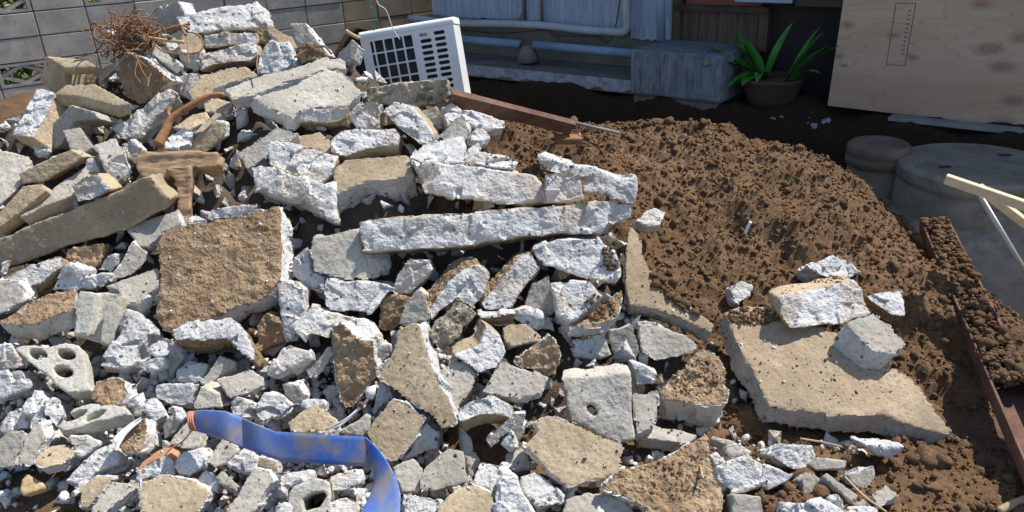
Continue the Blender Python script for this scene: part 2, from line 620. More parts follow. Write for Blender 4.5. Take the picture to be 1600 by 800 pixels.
# leaves seen through the vent
MAT['leaf_sun'] = plain('sunlit_leaf', (0.10, 0.26, 0.03), 0.5, 0.4, 6, spec=0.4)
MAT['leaf'] = plain('dark_strap_leaf', (0.06, 0.22, 0.035), 0.42, 0.35, 6, spec=0.5)
bush = thing('bush', 'green leafy bush glimpsed through the openwork block at far left', 'bush', W0 - WN * 0.5 + np.array([0, 0, -1.0]))
m = MB()
for k in range(1500):
    c = W0 + WD * random.uniform(-1.1, 0.6) - WN * random.uniform(0.35, 1.1) + np.array([0, 0, random.uniform(-0.9, 0.9)])
    a = np.array([random.gauss(0, 1) for _ in range(3)]); a /= np.linalg.norm(a)
    b = np.cross(a, [random.gauss(0, 1), random.gauss(0, 1), random.gauss(0, 1)]); b /= np.linalg.norm(b)
    L, w = random.uniform(0.06, 0.12), random.uniform(0.02, 0.035)
    cc = np.cross(a, b)
    m.add([c - a * L, c - b * w + cc * 0.01, c + a * L, c + b * w + cc * 0.01, c], [(0, 1, 4), (1, 2, 4), (2, 3, 4), (3, 0, 4)])
lv = m.build('leaves', 'leaf_sun', bush); lv['kind'] = 'stuff'
m = MB()
for k in range(6):
    b0 = W0 + WD * (-0.9 + 0.3 * k) - WN * 0.45
    m.tube(bez([b0 + np.array([0, 0, -1.0]), b0 + np.array([0.05, 0, -0.5]), b0 + np.array([0, 0.05, 0.3])], 8), [0.012] * 4 + [0.008] * 20 if False else 0.01, 6)
m.build('stems', 'branch', bush)

# ------------------------------------------------------------------ house
MAT['siding'] = plain('pale_blue_painted_siding', (0.33, 0.40, 0.50), 0.6, 0.16, 3, 0.003, 40, 0.3, stretch=(6, 6, 0.6), dark=(0.25, 0.285, 0.34))
MAT['plinth'] = plain('grey_plinth', (0.17, 0.155, 0.13), 0.9, 0.25, 4, 0.004, 60)
MAT['apron'] = plain('concrete_apron', (0.16, 0.15, 0.13), 0.9, 0.3, 4, 0.004, 60)
MAT['apron_edge'] = plain('pale_limewash', (0.34, 0.37, 0.41), 0.9, 0.3, 9, 0.01, 40, dark=(0.22, 0.2, 0.18))
MAT['pipe_white'] = plain('white_pipe', (0.40, 0.43, 0.45), 0.5, 0.15, 6)
MAT['pipe_blue'] = plain('blue_grey_pipe', (0.22, 0.31, 0.42), 0.5, 0.2, 6)
MAT['brown_board'] = plain('brown_board', (0.095, 0.07, 0.05), 0.8, 0.35, 5, 0.004, 50, stretch=(8, 8, 0.5))
MAT['dark_timber'] = plain('dark_timber', (0.06, 0.045, 0.035), 0.8, 0.3, 6)
MAT['red_pane'] = plain('red_brown_panel', (0.20, 0.065, 0.04), 0.6, 0.25, 6)
MAT['void'] = plain('dark_interior', (0.03, 0.027, 0.025), 0.9, 0.2, 5)
MAT['shading_roof'] = plain('grey_shading_roof', (0.16, 0.16, 0.17), 0.7, 0.2, 5)
SHADING_ROOFZ = 2.45
sL = hs(676, 10, -0.1)[0]; sR = hs(1058, 10, -0.1)[0]
house = thing('house', 'old house with pale blue painted siding and brown boarded doorway', 'house', hw(0.5, -2, 0.3))
# core
m = MB(); m.box(hw(sL, -4.0, 0.2), HD * (9.0), HN * 3.80, (0, 0, SHADING_ROOFZ - 0.25)); m.build('wall', 'void', house)
m = MB(); m.box(hw(sL - 0.15, -4.2, SHADING_ROOFZ - 0.06), HD * 9.4, HN * 4.65, (0, 0, 0.12)); m.build('shading_roof', 'shading_roof', house)  # unseen eave, height and overhang shaped to block sky and place the shadow edge
# siding panels, each with raised ribs
seams = [676, 817, 847, 976, 1058]
for a, b, yb in ((676, 816, 25), (823, 846, 33), (849, 984, 41), (985, 1058, 60)):
    s0, zb = hs(a, yb, -0.1); s1, _ = hs(b, yb, -0.1)
    pts, n = [], max(4, int((s1 - s0) / 0.022))
    vv, ff = [], []
    for i in range(n + 1):
        s = s0 + (s1 - s0) * i / n
        d = -0.112 + (0.006 if i % 4 == 0 else 0.0) + random.uniform(0, 0.0015)
        zz = zb + random.uniform(-0.012, 0.010)
        vv += [hw(s, d, zz), hw(s, d, 2.36), hw(s, -0.16, zz), hw(s, -0.16, 2.36)]
    for i in range(n):
        k = 4 * i
        ff += [(k, k + 4, k + 5, k + 1), (k + 2, k + 3, k + 7, k + 6), (k, k + 2, k + 6, k + 4), (k + 1, k + 5, k + 7, k + 3)]
    ff += [(0, 1, 3, 2), (4 * n, 4 * n + 2, 4 * n + 3, 4 * n + 1)]
    MB().add(vv, ff).build('siding_panel', 'siding', house)
m = MB(); m.box(hw(sL, -0.2, 0.25), HD * (sR - sL), HN * 0.06, (0, 0, 0.62)); m.build('plinth', 'plinth', house)
# weathered sill strip under the panels
zA = hs(850, 112, 0.36)[1]
sS0 = hs(985, 77, 0.42)[0]; sS1 = hs(1133, 88, 0.42)[0]
zS = hs(1060, 83, 0.42)[1]
m = MB(); m.box(hw(sL - 0.4, -0.14, zA - 0.11), HD * (sS0 - sL + 0.40), HN * 0.50, (0, 0, 0.11)); m.build('apron', 'apron', house, bevel=0.008)
n = 60
vv, ff = [], []
for i in range(n + 1):           # crumbling limewashed edge of the apron
    s = sL - 0.4 + (sS0 - sL + 0.39) * i / n
    zt = zA - 0.004; zb = zA - 0.075 - 0.03 * random.random()
    d = 0.362 + 0.006 * random.random()
    vv += [hw(s, d, zt), hw(s, d, zb), hw(s, 0.35, zt), hw(s, 0.35, zb)]
for i in range(n):
    k = 4 * i
    ff += [(k, k + 4, k + 5, k + 1), (k, k + 2, k + 6, k + 4), (k + 1, k + 5, k + 7, k + 3)]
MB().add(vv, ff).build('apron_edge', 'apron_edge', house)
# conduits and pipes on the wall
def hpath(pts, dp):
    return [np.array(hw(*(lambda q: (q[0], dp, q[1]))(hs(x, y, dp)))) for x, y in pts]
m = MB(); m.tube(bez(hpath([(640, 28), (712, 36), (780, 37), (850, 40), (915, 47), (965, 50)], 0.0), 24), 0.034, 10)
m.tube(bez(hpath([(965, 50), (975, 49), (979, 42), (979, 20), (978, -40)], 0.0), 24), 0.034, 10)
m.build('pipe', 'pipe_white', house, True)
m = MB(); m.tube(hpath([(690, 59), (812, 69)], 0.14), 0.036, 12); m.tube(hpath([(835, 70), (990, 84)], 0.14), 0.036, 12)
m.build('pipe', 'pipe_blue', house, True)
m = MB()
cp = hpath([(825, 78)], 0.14)[0]
m.lathe(cp - np.array([0, 0, 0.07]), [(0.10, -0.03), (0.085, 0.03), (0.06, 0.09), (0.03, 0.11)], 14)
m.build('pipe_joint', 'plinth', house, True)
m = MB(); m.tube(bez(hpath([(670, 24), (720, 30), (800, 33), (815, 25), (818, 8), (818, -40)], -0.05), 24), 0.014, 8); m.build('conduit', 'plinth', house, True)
m = MB(); m.tube(bez(hpath([(700, 45), (780, 52), (850, 47), (870, 56), (930, 57), (950, 66), (962, 40), (972, -20)], -0.02), 30), 0.005, 6); m.build('cable', 'dark_timber', house, True)
m = MB(); m.tube(hpath([(846, 40), (846, -40)], -0.06), 0.014, 8); m.build('conduit', 'plinth', house, True)
m = MB(); m.tube(hpath([(1033, 63), (1032, -60)], 0.04), 0.036, 12); m.build('downpipe', 'pipe_blue', house, True)
# doorway with boards
sb0, zb0 = hs(1062, 62, -0.12); sb1, _ = hs(1198, 62, -0.12)
zsill = hs(1120, 18, -0.12)[1]
nb = 9
for i in range(nb):
    w = (sb1 - sb0) / nb
    m = MB(); m.box(hw(sb0 + i * w, -0.19, zS - 0.05), HD * (w - 0.004), HN * (0.06 + 0.004 * (i % 2)), (0, 0, zsill - zS + 0.05)); m.build('board', 'brown_board', house)
m = MB(); m.box(hw(sb0 - 0.05, -0.19, zsill), HD * (sb1 - sb0 + 0.06), HN * 0.11, (0, 0, 0.045)); m.build('door_sill', 'dark_timber', house, bevel=0.004)
m = MB(); m.box(hw(sb0 + 0.03, -0.19, zsill + 0.045), HD * (sb1 - sb0 - 0.10), HN * 0.05, (0, 0, 1.3)); m.build('door_panel', 'red_pane', house)
m = MB(); m.box(hw(sb0 - 0.06, -0.19, zS), HD * 0.07, HN * 0.10, (0, 0, 1.6)); m.build('door_post', 'brown_board', house)
sx, zx = hs(1147, 3, 0.0); sx2, _ = hs(1315, 3, 0.0)
m = MB(); m.box(hw(sx, -0.08, zx), HD * 0.42, HN * 0.07, (0, 0, 0.10)); m.build('white_rail', 'siding', house)
m = MB(); m.box(hw(sx + 0.44, -0.10, zx - 0.02), HD * (sx2 - sx), HN * 0.07, (0, 0, 0.14)); m.build('timber_rail', 'dark_timber', house)
# step in front of the doorway
step = thing('doorstep', 'weathered concrete doorstep block in the shade beside the potted plant', 'step', hw((sS0 + sS1) / 2, 0.1, 0.1))
m = MB(); m.box(hw(sS0, -0.13, zS - 0.33), HD * (sS1 - sS0), HN * 0.55, (0, 0, 0.33))
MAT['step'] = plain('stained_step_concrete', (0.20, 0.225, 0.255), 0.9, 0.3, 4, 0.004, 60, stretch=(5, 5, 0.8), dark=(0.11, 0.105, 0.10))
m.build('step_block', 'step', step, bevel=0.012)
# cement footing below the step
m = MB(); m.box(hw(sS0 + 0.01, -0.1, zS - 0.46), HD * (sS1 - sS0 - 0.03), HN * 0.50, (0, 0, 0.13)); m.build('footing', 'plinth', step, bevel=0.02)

# ------------------------------------------------------------------ plywood sheet
t = NT('plywood_sheet')
tc = t.co()
def wave_knots():
    n = t.n('ShaderNodeTexNoise'); n.inputs['Scale'].default_value = 1.5; n.inputs['Detail'].default_value = 2
    mp = t.n('ShaderNodeMapping'); mp.inputs['Scale'].default_value = (0.7, 0.7, 2.6)
    t.l(tc, mp.inputs[0]); t.l(mp.outputs[0], n.inputs[0])
    rings = t.math('FRACT', t.math('MULTIPLY', n.outputs['Fac'], 17.0))
    lines = t.ramp(rings, [(0.0, 1), (0.12, 0.15), (0.85, 0.0), (1.0, 1)])
    return lines, n.outputs['Fac']
lines, base = wave_knots()
c = t.mix(t.ramp(base, [(0.40, 0), (0.60, 1)]), (0.56, 0.415, 0.28), (0.50, 0.285, 0.18))
c = t.mix(t.math('MULTIPLY', lines, 0.45), c, (0.33, 0.2, 0.13))
KNOT_PX = [(1530, 8, .030), (1545, 77, .036), (1565, 105, .036), (1598, 60, .034), (1584, 157, .03), (1323, 40, .022), (1395, 55, .02), (1425, 89, .017), (1437, 36, .014), (1318, 103, .014), (1310, 88, .014), (1380, 15, .012), (1565, 190, .035)]
geo = t.n('ShaderNodeNewGeometry')
warp = t.n('ShaderNodeVectorMath', operation='ADD'); wn_ = t.n('ShaderNodeTexNoise'); wn_.inputs['Scale'].default_value = 14
wsc = t.n('ShaderNodeVectorMath', operation='SCALE'); wsc.inputs['Scale'].default_value = 0.03
t.l(wn_.outputs['Color'], wsc.inputs[0]); t.l(geo.outputs['Position'], warp.inputs[0]); t.l(wsc.outputs[0], warp.inputs[1])
for (kx_, ky_, kr_) in KNOT_PX:
    kp = hw(*(lambda q: (q[0], 0.13, q[1]))(hs(kx_, ky_, 0.13))) + 0.015
    sb = t.n('ShaderNodeVectorMath', operation='SUBTRACT'); t.l(warp.outputs[0], sb.inputs[0]); sb.inputs[1].default_value = tuple(kp)
    ml_ = t.n('ShaderNodeVectorMath', operation='MULTIPLY'); t.l(sb.outputs[0], ml_.inputs[0]); ml_.inputs[1].default_value = (0.62, 0.62, 1.25)
    ln_ = t.n('ShaderNodeVectorMath', operation='LENGTH'); t.l(ml_.outputs[0], ln_.inputs[0])
    fq = t.ramp(t.math('DIVIDE', ln_.outputs['Value'], kr_ * 2.0), [(0.10, 0.95), (0.28, 0.6), (0.36, 0.85), (0.5, 0.45), (0.95, 0)])
    c = t.mix(fq, c, (0.22, 0.075, 0.05))
c = t.mix(t.math('MULTIPLY', t.noise(2.6, 4, 0.6), 0.55), c, (0.44, 0.36, 0.28))
MAT['plywood'] = t.out(c, t.bump(lines, 0.25, 0.002), 0.65)
ply = thing('plywood_sheet', 'large sheet of knotty plywood leaning against the house at right', 'plywood', hw(*(lambda q: (q[0] + 0.6, 0.12, q[1]))(hs(1293, 165, 0.12))))
sp, zp = hs(1293, 165, 0.16)
up = (np.array([0, 0, 1.0]) - HN * 0.10); up /= np.linalg.norm(up)
pn = np.cross(HD, up); pn = pn if pn @ HN > 0 else -pn
slope = HD - np.array([0, 0, 0.015])
o0 = hw(sp, 0.16, zp)
m = MB(); m.box(o0 - pn * 0.012, slope * 1.82, pn * 0.012, up * 0.93); m.build('sheet', 'plywood', ply)
MAT['stamp_ink'] = plain('grey_stamp_ink', (0.13, 0.11, 0.09), 0.7)
# printed maker's panel: a thin ruled rectangle with small tick rows
def on_ply(px, py):
    p = at_plane(px, py, o0 + pn * 0.0015, pn) - o0
    return p @ HD, p @ up
def plyrect(m, x0, z0, x1, z1):
    m.box(o0 + HD * x0 + up * z0 + pn * 0.0004, HD * (x1 - x0), pn * 0.001, up * (z1 - z0))
(ax, az), (bx_, bz), (cx_, cz), (dx_, dz) = (on_ply(*q) for q in ((1400, 5), (1431, 5), (1385, 101), (1414, 102)))
m = MB()
for (x0, z0), (x1, z1) in (((ax, az), (bx_, bz)), ((cx_, cz), (dx_, dz)), ((ax, az), (cx_, cz)), ((bx_, bz), (dx_, dz))):
    a = o0 + HD * x0 + up * z0 + pn * 0.001; b = o0 + HD * x1 + up * z1 + pn * 0.001
    m.tube([a, b], 0.0018, 4)
for k in range(11):
    f = 0.12 + 0.07 * k
    a = o0 + HD * (bx_ + (dx_ - bx_) * f - 0.02) + up * (bz + (dz - bz) * f) + pn * 0.001
    m.tube([a, a - HD * 0.014], 0.003, 4)
m.build('stamp', 'stamp_ink', ply)
# boards lying under the sheet
MAT['grey_board'] = plain('grey_board', (0.26, 0.25, 0.235), 0.85, 0.25, 5, 0.003, 60)
s1_, z1_ = hs(1395, 182, 0.2); s2_, z2_ = hs(1560, 208, 0.30)
m = MB(); m.box(hw(s1_, 0.22, 0.315), HD * 1.2 , HN * 0.10, (0, 0, 0.025)); tag(m.build('board', 'grey_board', None, bevel=0.003), 'thin grey board lying along the foot of the plywood sheet', 'board')

# ------------------------------------------------------------------ potted plant
sp_, zp_ = hs(1205, 140, 0.18)
pc = hw(sp_, 0.18, 0.30)
MAT['pot'] = plain('dark_brown_pot', (0.07, 0.045, 0.035), 0.6, 0.2, 6)
plant = thing('potted_plant', 'strap-leaved green plant in a wide dark pot beside the doorstep', 'plant', pc)
m = MB(); m.lathe(pc, [(0.15, 0), (0.17, 0.06), (0.205, 0.17), (0.215, 0.19), (0.215, 0.205), (0.195, 0.205), (0.19, 0.17)], 28); m.build('pot', 'pot', plant, True)
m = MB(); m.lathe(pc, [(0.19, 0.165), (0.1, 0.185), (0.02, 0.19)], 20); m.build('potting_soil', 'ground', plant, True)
def blade(base, d, L, w, droop, lean=0.6):
    d = np.array([d[0], d[1], 0.0]); d /= np.linalg.norm(d)
    side = np.array([-d[1], d[0], 0])
    vs, fs = [], []
    n = 9
    for i in range(n):
        t_ = i / (n - 1)
        c = base + d * L * (lean * t_ + 0.25 * t_ * t_) + np.array([0, 0, L * (t_ * 0.95 - droop * t_ * t_)])
        ww = w * (math.sin(math.pi * min(1, 0.12 + 0.88 * t_)) ** 0.7 + 0.05) * (1 if t_ < 1 else 0.1)
        vs += [c - side * ww, c + np.array([0, 0, -ww * 0.35]), c + side * ww]
    for i in range(n - 1):
        k = 3 * i
        fs += [(k, k + 1, k + 4, k + 3), (k + 1, k + 2, k + 5, k + 4)]
    return vs, fs
toL = -HD
for (bd, L, w, dr, le) in [((toL * 1.1 + HN * .1), 0.62, 0.03, 0.45, 0.8), ((toL * .8 + HN * .6), 0.55, 0.034, 0.7, 0.9), ((toL * .4), 0.55, 0.032, 0.05, 0.3), ((HD * .9 + HN * .6), 0.45, 0.03, 0.6, 0.8), ((HD * .2 - HN * .3), 0.6, 0.028, 0.05, 0.2), ((HD * .8 + HN * .2), 0.6, 0.03, 0.25, 0.45), ((toL + HN * 0.2), 0.52, 0.035, 0.35, 0.9), ((toL + HN * 0.5), 0.50, 0.032, 0.55, 1.0), ((toL * 0.5 - HN * 0.1), 0.45, 0.035, 0.1, 0.35), ((toL * .2 + HN), 0.40, 0.04, 1.0, 0.75),
                          ((toL + HN * 1.2), 0.42, 0.035, 1.15, 0.9), ((toL * .3 + HN * .3), 0.40, 0.034, 0.1, 0.2), ((HD + HN * 0.2), 0.42, 0.03, 0.3, 0.5), ((HD * 0.6 - HN * 0.2), 0.50, 0.03, 0.05, 0.35), ((HD * 0.7 + HN * .1), 0.58, 0.025, 0.08, 0.3),
                          ((HD * 1.0), 0.55, 0.02, 0.25, 0.7), ((toL * 0.9 - HN * 0.2), 0.50, 0.034, 0.3, 0.75), ((toL * .6 + HN * 1.3), 0.36, 0.04, 1.0, 0.6), ((HD * .3 + HN), 0.36, 0.03, 0.9, 0.7), ((HD * .5 - HN * .4), 0.52, 0.028, 0.0, 0.25)]:
    off = (HD * 0.10 if (bd @ HD) > 0.3 else -HD * 0.07) + np.array([random.uniform(-.03, .03), random.uniform(-.03, .03), 0.185])
    vs, fs = blade(pc + off, bd, L * random.uniform(.6, .8), w * random.uniform(1.0, 1.6), dr, le)
    MB().add(vs, fs).build('leaf', 'leaf', plant, True)

# ------------------------------------------------------------------ septic tank
MAT['tank'] = plain('grey_tank_plastic', (0.29, 0.235, 0.17), 0.85, 0.35, 3, 0.006, 40, dark=(0.21, 0.165, 0.115))
MAT['cover'] = plain('cast_manhole_cover', (0.26, 0.22, 0.17), 0.8, 0.3, 5, 0.003, 80, dark=(0.17, 0.14, 0.10))
MAT['rim'] = plain('brown_stained_rim', (0.17, 0.13, 0.09), 0.85, 0.35, 6, 0.006, 50)
cc_ = at_y(1527, 254, 3.85)
tank = thing('septic_tank', 'half-dug grey septic tank with round manhole cover in the shade', 'septic tank', (cc_[0], cc_[1], -0.5))
dc = np.array([cc_[0] + 0.02, cc_[1] + 0.0, -0.62])
m = MB(); m.lathe(dc, [(1.02, 0), (1.0, 0.15), (0.93, 0.36), (0.82, 0.52), (0.66, 0.64), (0.5, 0.70), (0.35, 0.725), (0.1, 0.73)], 56); m.build('tank_dome', 'tank', tank, True)
m = MB(); m.lathe((cc_[0], cc_[1], 0), [(0.40, -0.02), (0.385, 0.10), (0.375, cc_[2] - 0.085)], 48); m.build('riser', 'tank', tank, True)
cov = MB().lathe((cc_[0], cc_[1], cc_[2] - 0.085), [(0.378, 0), (0.385, 0.02), (0.385, 0.07), (0.375, 0.085), (0.1, 0.0855)], 56).build('manhole_cover', 'cover', tank)
m = MB()
for i in range(-13, 14):
    for j in range(-13, 14):
        x, y = i * 0.026, j * 0.026
        if x * x + y * y < 0.345 ** 2:
            o_ = np.array([cc_[0] + x, cc_[1] + y, cc_[2] - 0.001])
            a = R(45 if (i + j) % 2 else -45)
            u_ = np.array([math.cos(a), math.sin(a), 0]) * 0.018; w_ = np.array([-math.sin(a), math.cos(a), 0]) * 0.007
            m.box(o_ - u_ / 2 - w_ / 2, u_, w_, (0, 0, 0.0045))
st = m.build('tread_pattern', 'cover', cov.parent); st.parent = cov; st.location = st.location + Vector(tank.location) - Vector(cov.location) - Vector(tank.location); st['kind'] = 'stuff'
for (dx, dy) in ((-0.2, -0.05), (0.2, 0.09)):
    m = MB(); m.box((cc_[0] + dx - 0.03, cc_[1] + dy - 0.012, cc_[2] + 0.001), (0.06, 0, 0), (0, 0.024, 0), (0, 0, 0.005)); o = m.build('lift_slot', 'void', tank)
sc_ = at_y(1374, 224, 4.15)
m = MB(); m.lathe((sc_[0], sc_[1], 0), [(0.175, -0.15), (0.165, 0.05), (0.15, sc_[2] - 0.12)], 32); m.build('inlet_riser', 'tank', tank, True)
m = MB(); m.lathe((sc_[0], sc_[1], sc_[2] - 0.12), [(0.155, 0), (0.168, 0.01), (0.168, 0.05), (0.16, 0.06), (0.168, 0.07), (0.165, 0.11), (0.15, 0.125), (0.135, 0.115), (0.05, 0.118)], 32); m.build('inlet_cap', 'rim', tank, True)
p1 = np.array([sc_[0] - 0.12, sc_[1] - 0.03, 0.10]); p2 = p1 + np.array([-0.9, 0.25, -0.02])
m = MB(); m.tube([p1, p2], 0.055, 14); m.build('inlet_pipe', 'pipe_blue', tank, True)
m = MB(); m.tube([p1 + (p2 - p1) * 0.02, p1 + (p2 - p1) * 0.09], 0.066, 14); m.build('pipe_collar', 'pipe_blue', tank, True)

# ------------------------------------------------------------------ soil heap
def mz(x, y):
    q = np.stack([x, y, 0 * x], 1)
    z = mound_z(x, y)
    z = z + 0.055 * fbm(q * 2.3, 3, 21) + 0.03 * fbm(q * 6.5, 3, 31)
    mask = 0.45 + 0.75 * smooth(-0.45, 0.45, fbm(q * 3.1, 2, 77))
    qx = x + 0.02 * vnoise(q * 14, 41); qy = y + 0.02 * vnoise(q * 14, 42)
    z = z + mask * clods(qx, qy, [(0.16, 0.014, 51), (0.075, 0.008, 52), (0.035, 0.005, 53), (0.02, 0.0045, 54)]) - 0.014
    return z + 0.007 * fbm(q * 45, 2, 61, .7)
hx = np.arange(-0.25, 2.35, 0.0085); hy = np.arange(1.5, 4.75, 0.0085)
X, Y = np.meshgrid(hx, hy); Z = mz(X.ravel(), Y.ravel())
G = ground_z(X.ravel(), Y.ravel())
nx, ny = len(hx), len(hy)
i = np.arange((ny - 1) * (nx - 1)); a = (i // (nx - 1)) * nx + i % (nx - 1)
F4 = np.stack([a, a + 1, a + nx + 1, a + nx], 1)
keep = (Z - G)[F4].max(1) > -0.06
F4 = F4[keep]
used = np.unique(F4); remap = np.full(nx * ny, -1); remap[used] = np.arange(len(used))
heap = np_mesh('soil_heap', np.stack([X.ravel(), Y.ravel(), Z], 1)[used], remap[F4], 'mound', None, None, True, (1.0, 3.2, 0.0))
tag(heap, 'heap of loose brown soil to the right of the concrete rubble', 'soil heap')
# loose clods over the heap, the ground round it and the toe
ico_v, ico_f = None, None
bm = bmesh.new(); bmesh.ops.create_icosphere(bm, subdivisions=2, radius=1.0)
bm.verts.ensure_lookup_table()
ICO_V = np.array([v.co[:] for v in bm.verts]); ICO_F = np.array([[v.index for v in f.verts] for f in bm.faces]); bm.free()
bm = bmesh.new(); bmesh.ops.create_icosphere(bm, subdivisions=1, radius=1.0)
ICO1_V = np.array([v.co[:] for v in bm.verts]); ICO1_F = np.array([[v.index for v in f.verts] for f in bm.faces]); bm.free()
def scatter(name, P, S, mat, parent=None, kind='stuff', base=(None, None), rough=0.35, seed=0, smooth_=True, aniso=0.35, flat=1.0):
    bv, bf = (ICO_V, ICO_F) if base[0] is None else base
    n = len(P)
    rg = np.random.default_rng(seed)
    V = np.repeat(bv[None], n, 0)
    offs = rg.uniform(-50, 50, (n, 1, 3))
    q = (V * 1.3 + offs).reshape(-1, 3)
    V = V * (1 + rough * vnoise(q, seed)[:, None].reshape(n, -1, 1) + rough * 0.5 * vnoise(q * 2.4, seed + 3)[:, None].reshape(n, -1, 1))
    V = V * (1 + aniso * rg.uniform(-1, 1, (n, 1, 3)))
    ang = rg.uniform(0, 6.28, n); ca, sa = np.cos(ang), np.sin(ang)
    x = V[..., 0] * ca[:, None] - V[..., 1] * sa[:, None]; y = V[..., 0] * sa[:, None] + V[..., 1] * ca[:, None]
    V = np.stack([x, y, V[..., 2] * flat], -1) * np.asarray(S)[:, None, None] + np.asarray(P)[:, None, :]
    Fs = (bf[None] + (np.arange(n) * len(bv))[:, None, None]).reshape(-1, 3)
    return np_mesh(name, V.reshape(-1, 3), Fs, mat, kind, parent, smooth_)
N_ = 22000
cx = rng.uniform(0.0, 2.2, N_); cy = rng.uniform(1.5, 4.5, N_)
zz = mz(cx, cy); ok = zz > ground_z(cx, cy) - 0.02
sz = np.exp(rng.normal(-5.4, 0.5, N_)).clip(0.0025, 0.026)
o = scatter('clods', np.stack([cx, cy, zz + sz * 0.3], 1)[ok], sz[ok], 'mound', heap, 'stuff', base=(ICO1_V, ICO1_F), seed=5, smooth_=False, rough=.5)
N2_ = 260
cx = rng.uniform(0.0, 2.2, N2_); cy = rng.uniform(1.6, 4.4, N2_); zz = mz(cx, cy); ok = zz > ground_z(cx, cy) - 0.01
sz = np.exp(rng.normal(-4.15, 0.42, N2_)).clip(0.008, 0.05)
scatter('clods', np.stack([cx, cy, zz + sz * 0.15], 1)[ok], sz[ok], 'mound', heap, 'stuff', seed=7, rough=.55)
# a few big clods along the crest
P_, S_ = [], []
for (px, py, y, s) in [(1028, 185, 3.98, .030), (1045, 188, 3.95, .022), (1098, 198, 3.88, .026), (1128, 205, 3.84, .018), (872, 168, 4.1, .032), (895, 172, 4.08, .036), (915, 180, 4.0, .02), (1160, 222, 3.74, .02), (1215, 232, 3.66, .02)]:
    p = at_y(px, py, y); P_.append((p[0], p[1], mz(np.array([p[0]]), np.array([p[1]]))[0] + s * 0.6)); S_.append(s)
scatter('clods', np.array(P_), np.array(S_), 'mound', heap, 'stuff', seed=9)
N_ = 2600
cx = rng.uniform(-2.6, 2.4, N_); cy = rng.uniform(1.5, 3.2, N_)
sz = np.exp(rng.normal(-5.1, 0.5, N_)).clip(0.003, 0.02)
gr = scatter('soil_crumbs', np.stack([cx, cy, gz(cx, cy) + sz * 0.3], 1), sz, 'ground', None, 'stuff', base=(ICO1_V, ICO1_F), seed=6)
tag(gr, 'loose crumbs of brown soil strewn on the ground', 'soil crumbs')

# ------------------------------------------------------------------ core of the rubble pile
def bz(x, y):
    q = np.stack([x, y, 0 * x], 1)
    return bed_z(x, y) + (0.03 * fbm(q * 6, 3, 71) + clods(x, y, [(0.11, 0.05, 72), (0.05, 0.02, 73)])) * smooth(2.0, 2.4, y) - 0.03 * (1 - smooth(2.0, 2.3, y))
MAT['bed'] = soil_mat('rubble_fines', (0.13, 0.098, 0.07))
hx = np.arange(-3.3, 1.1, 0.02); hy = np.arange(1.75, 5.6, 0.02)
bed = grid_mesh('rubble_fines', hx, hy, lambda x, y: np.maximum(bz(x, y), ground_z(x, y) - 0.04), 'bed', 'stuff')
tag(bed, 'dark bed of earth and crushed concrete filling the gaps of the pile', 'rubble')

# ------------------------------------------------------------------ broken concrete, piece by piece
TILE = dict(A=(0, 0), B=(400, 0), E=(0, 200), F=(400, 200), G=(800, 200), I=(0, 400), J=(400, 400), K=(800, 400), L=(1200, 400), M=(0, 600), N=(400, 600), O=(800, 600), P=(1200, 600))
NCODE = dict(U=(0, -.22, 1), T=(0, -.5, .87), S=(0, -.75, .66), F=(0, -.9, .43), V=(0, -1, .1), R=(.25, -.7, .67), L=(-.3, -.75, .6))
KIND = dict(t=('tan', 'cap'), g=('grey', 'cap'), s=('soil', 'cap'), b=('tan', 'side'), B=('grey', 'none'), T=('tan', 'all'), G=('grey', 'all'), S=('soil', 'all'), m=('moss', 'all'), c=('clean', 'all'), o=('brick', 'side'), W=('bright', 'none'), w=('wood', 'all'), y=('yellow_stone', 'all'), h=('bright', 'cap'), d=('soil', 'side'), e=('dusty', 'cap'))
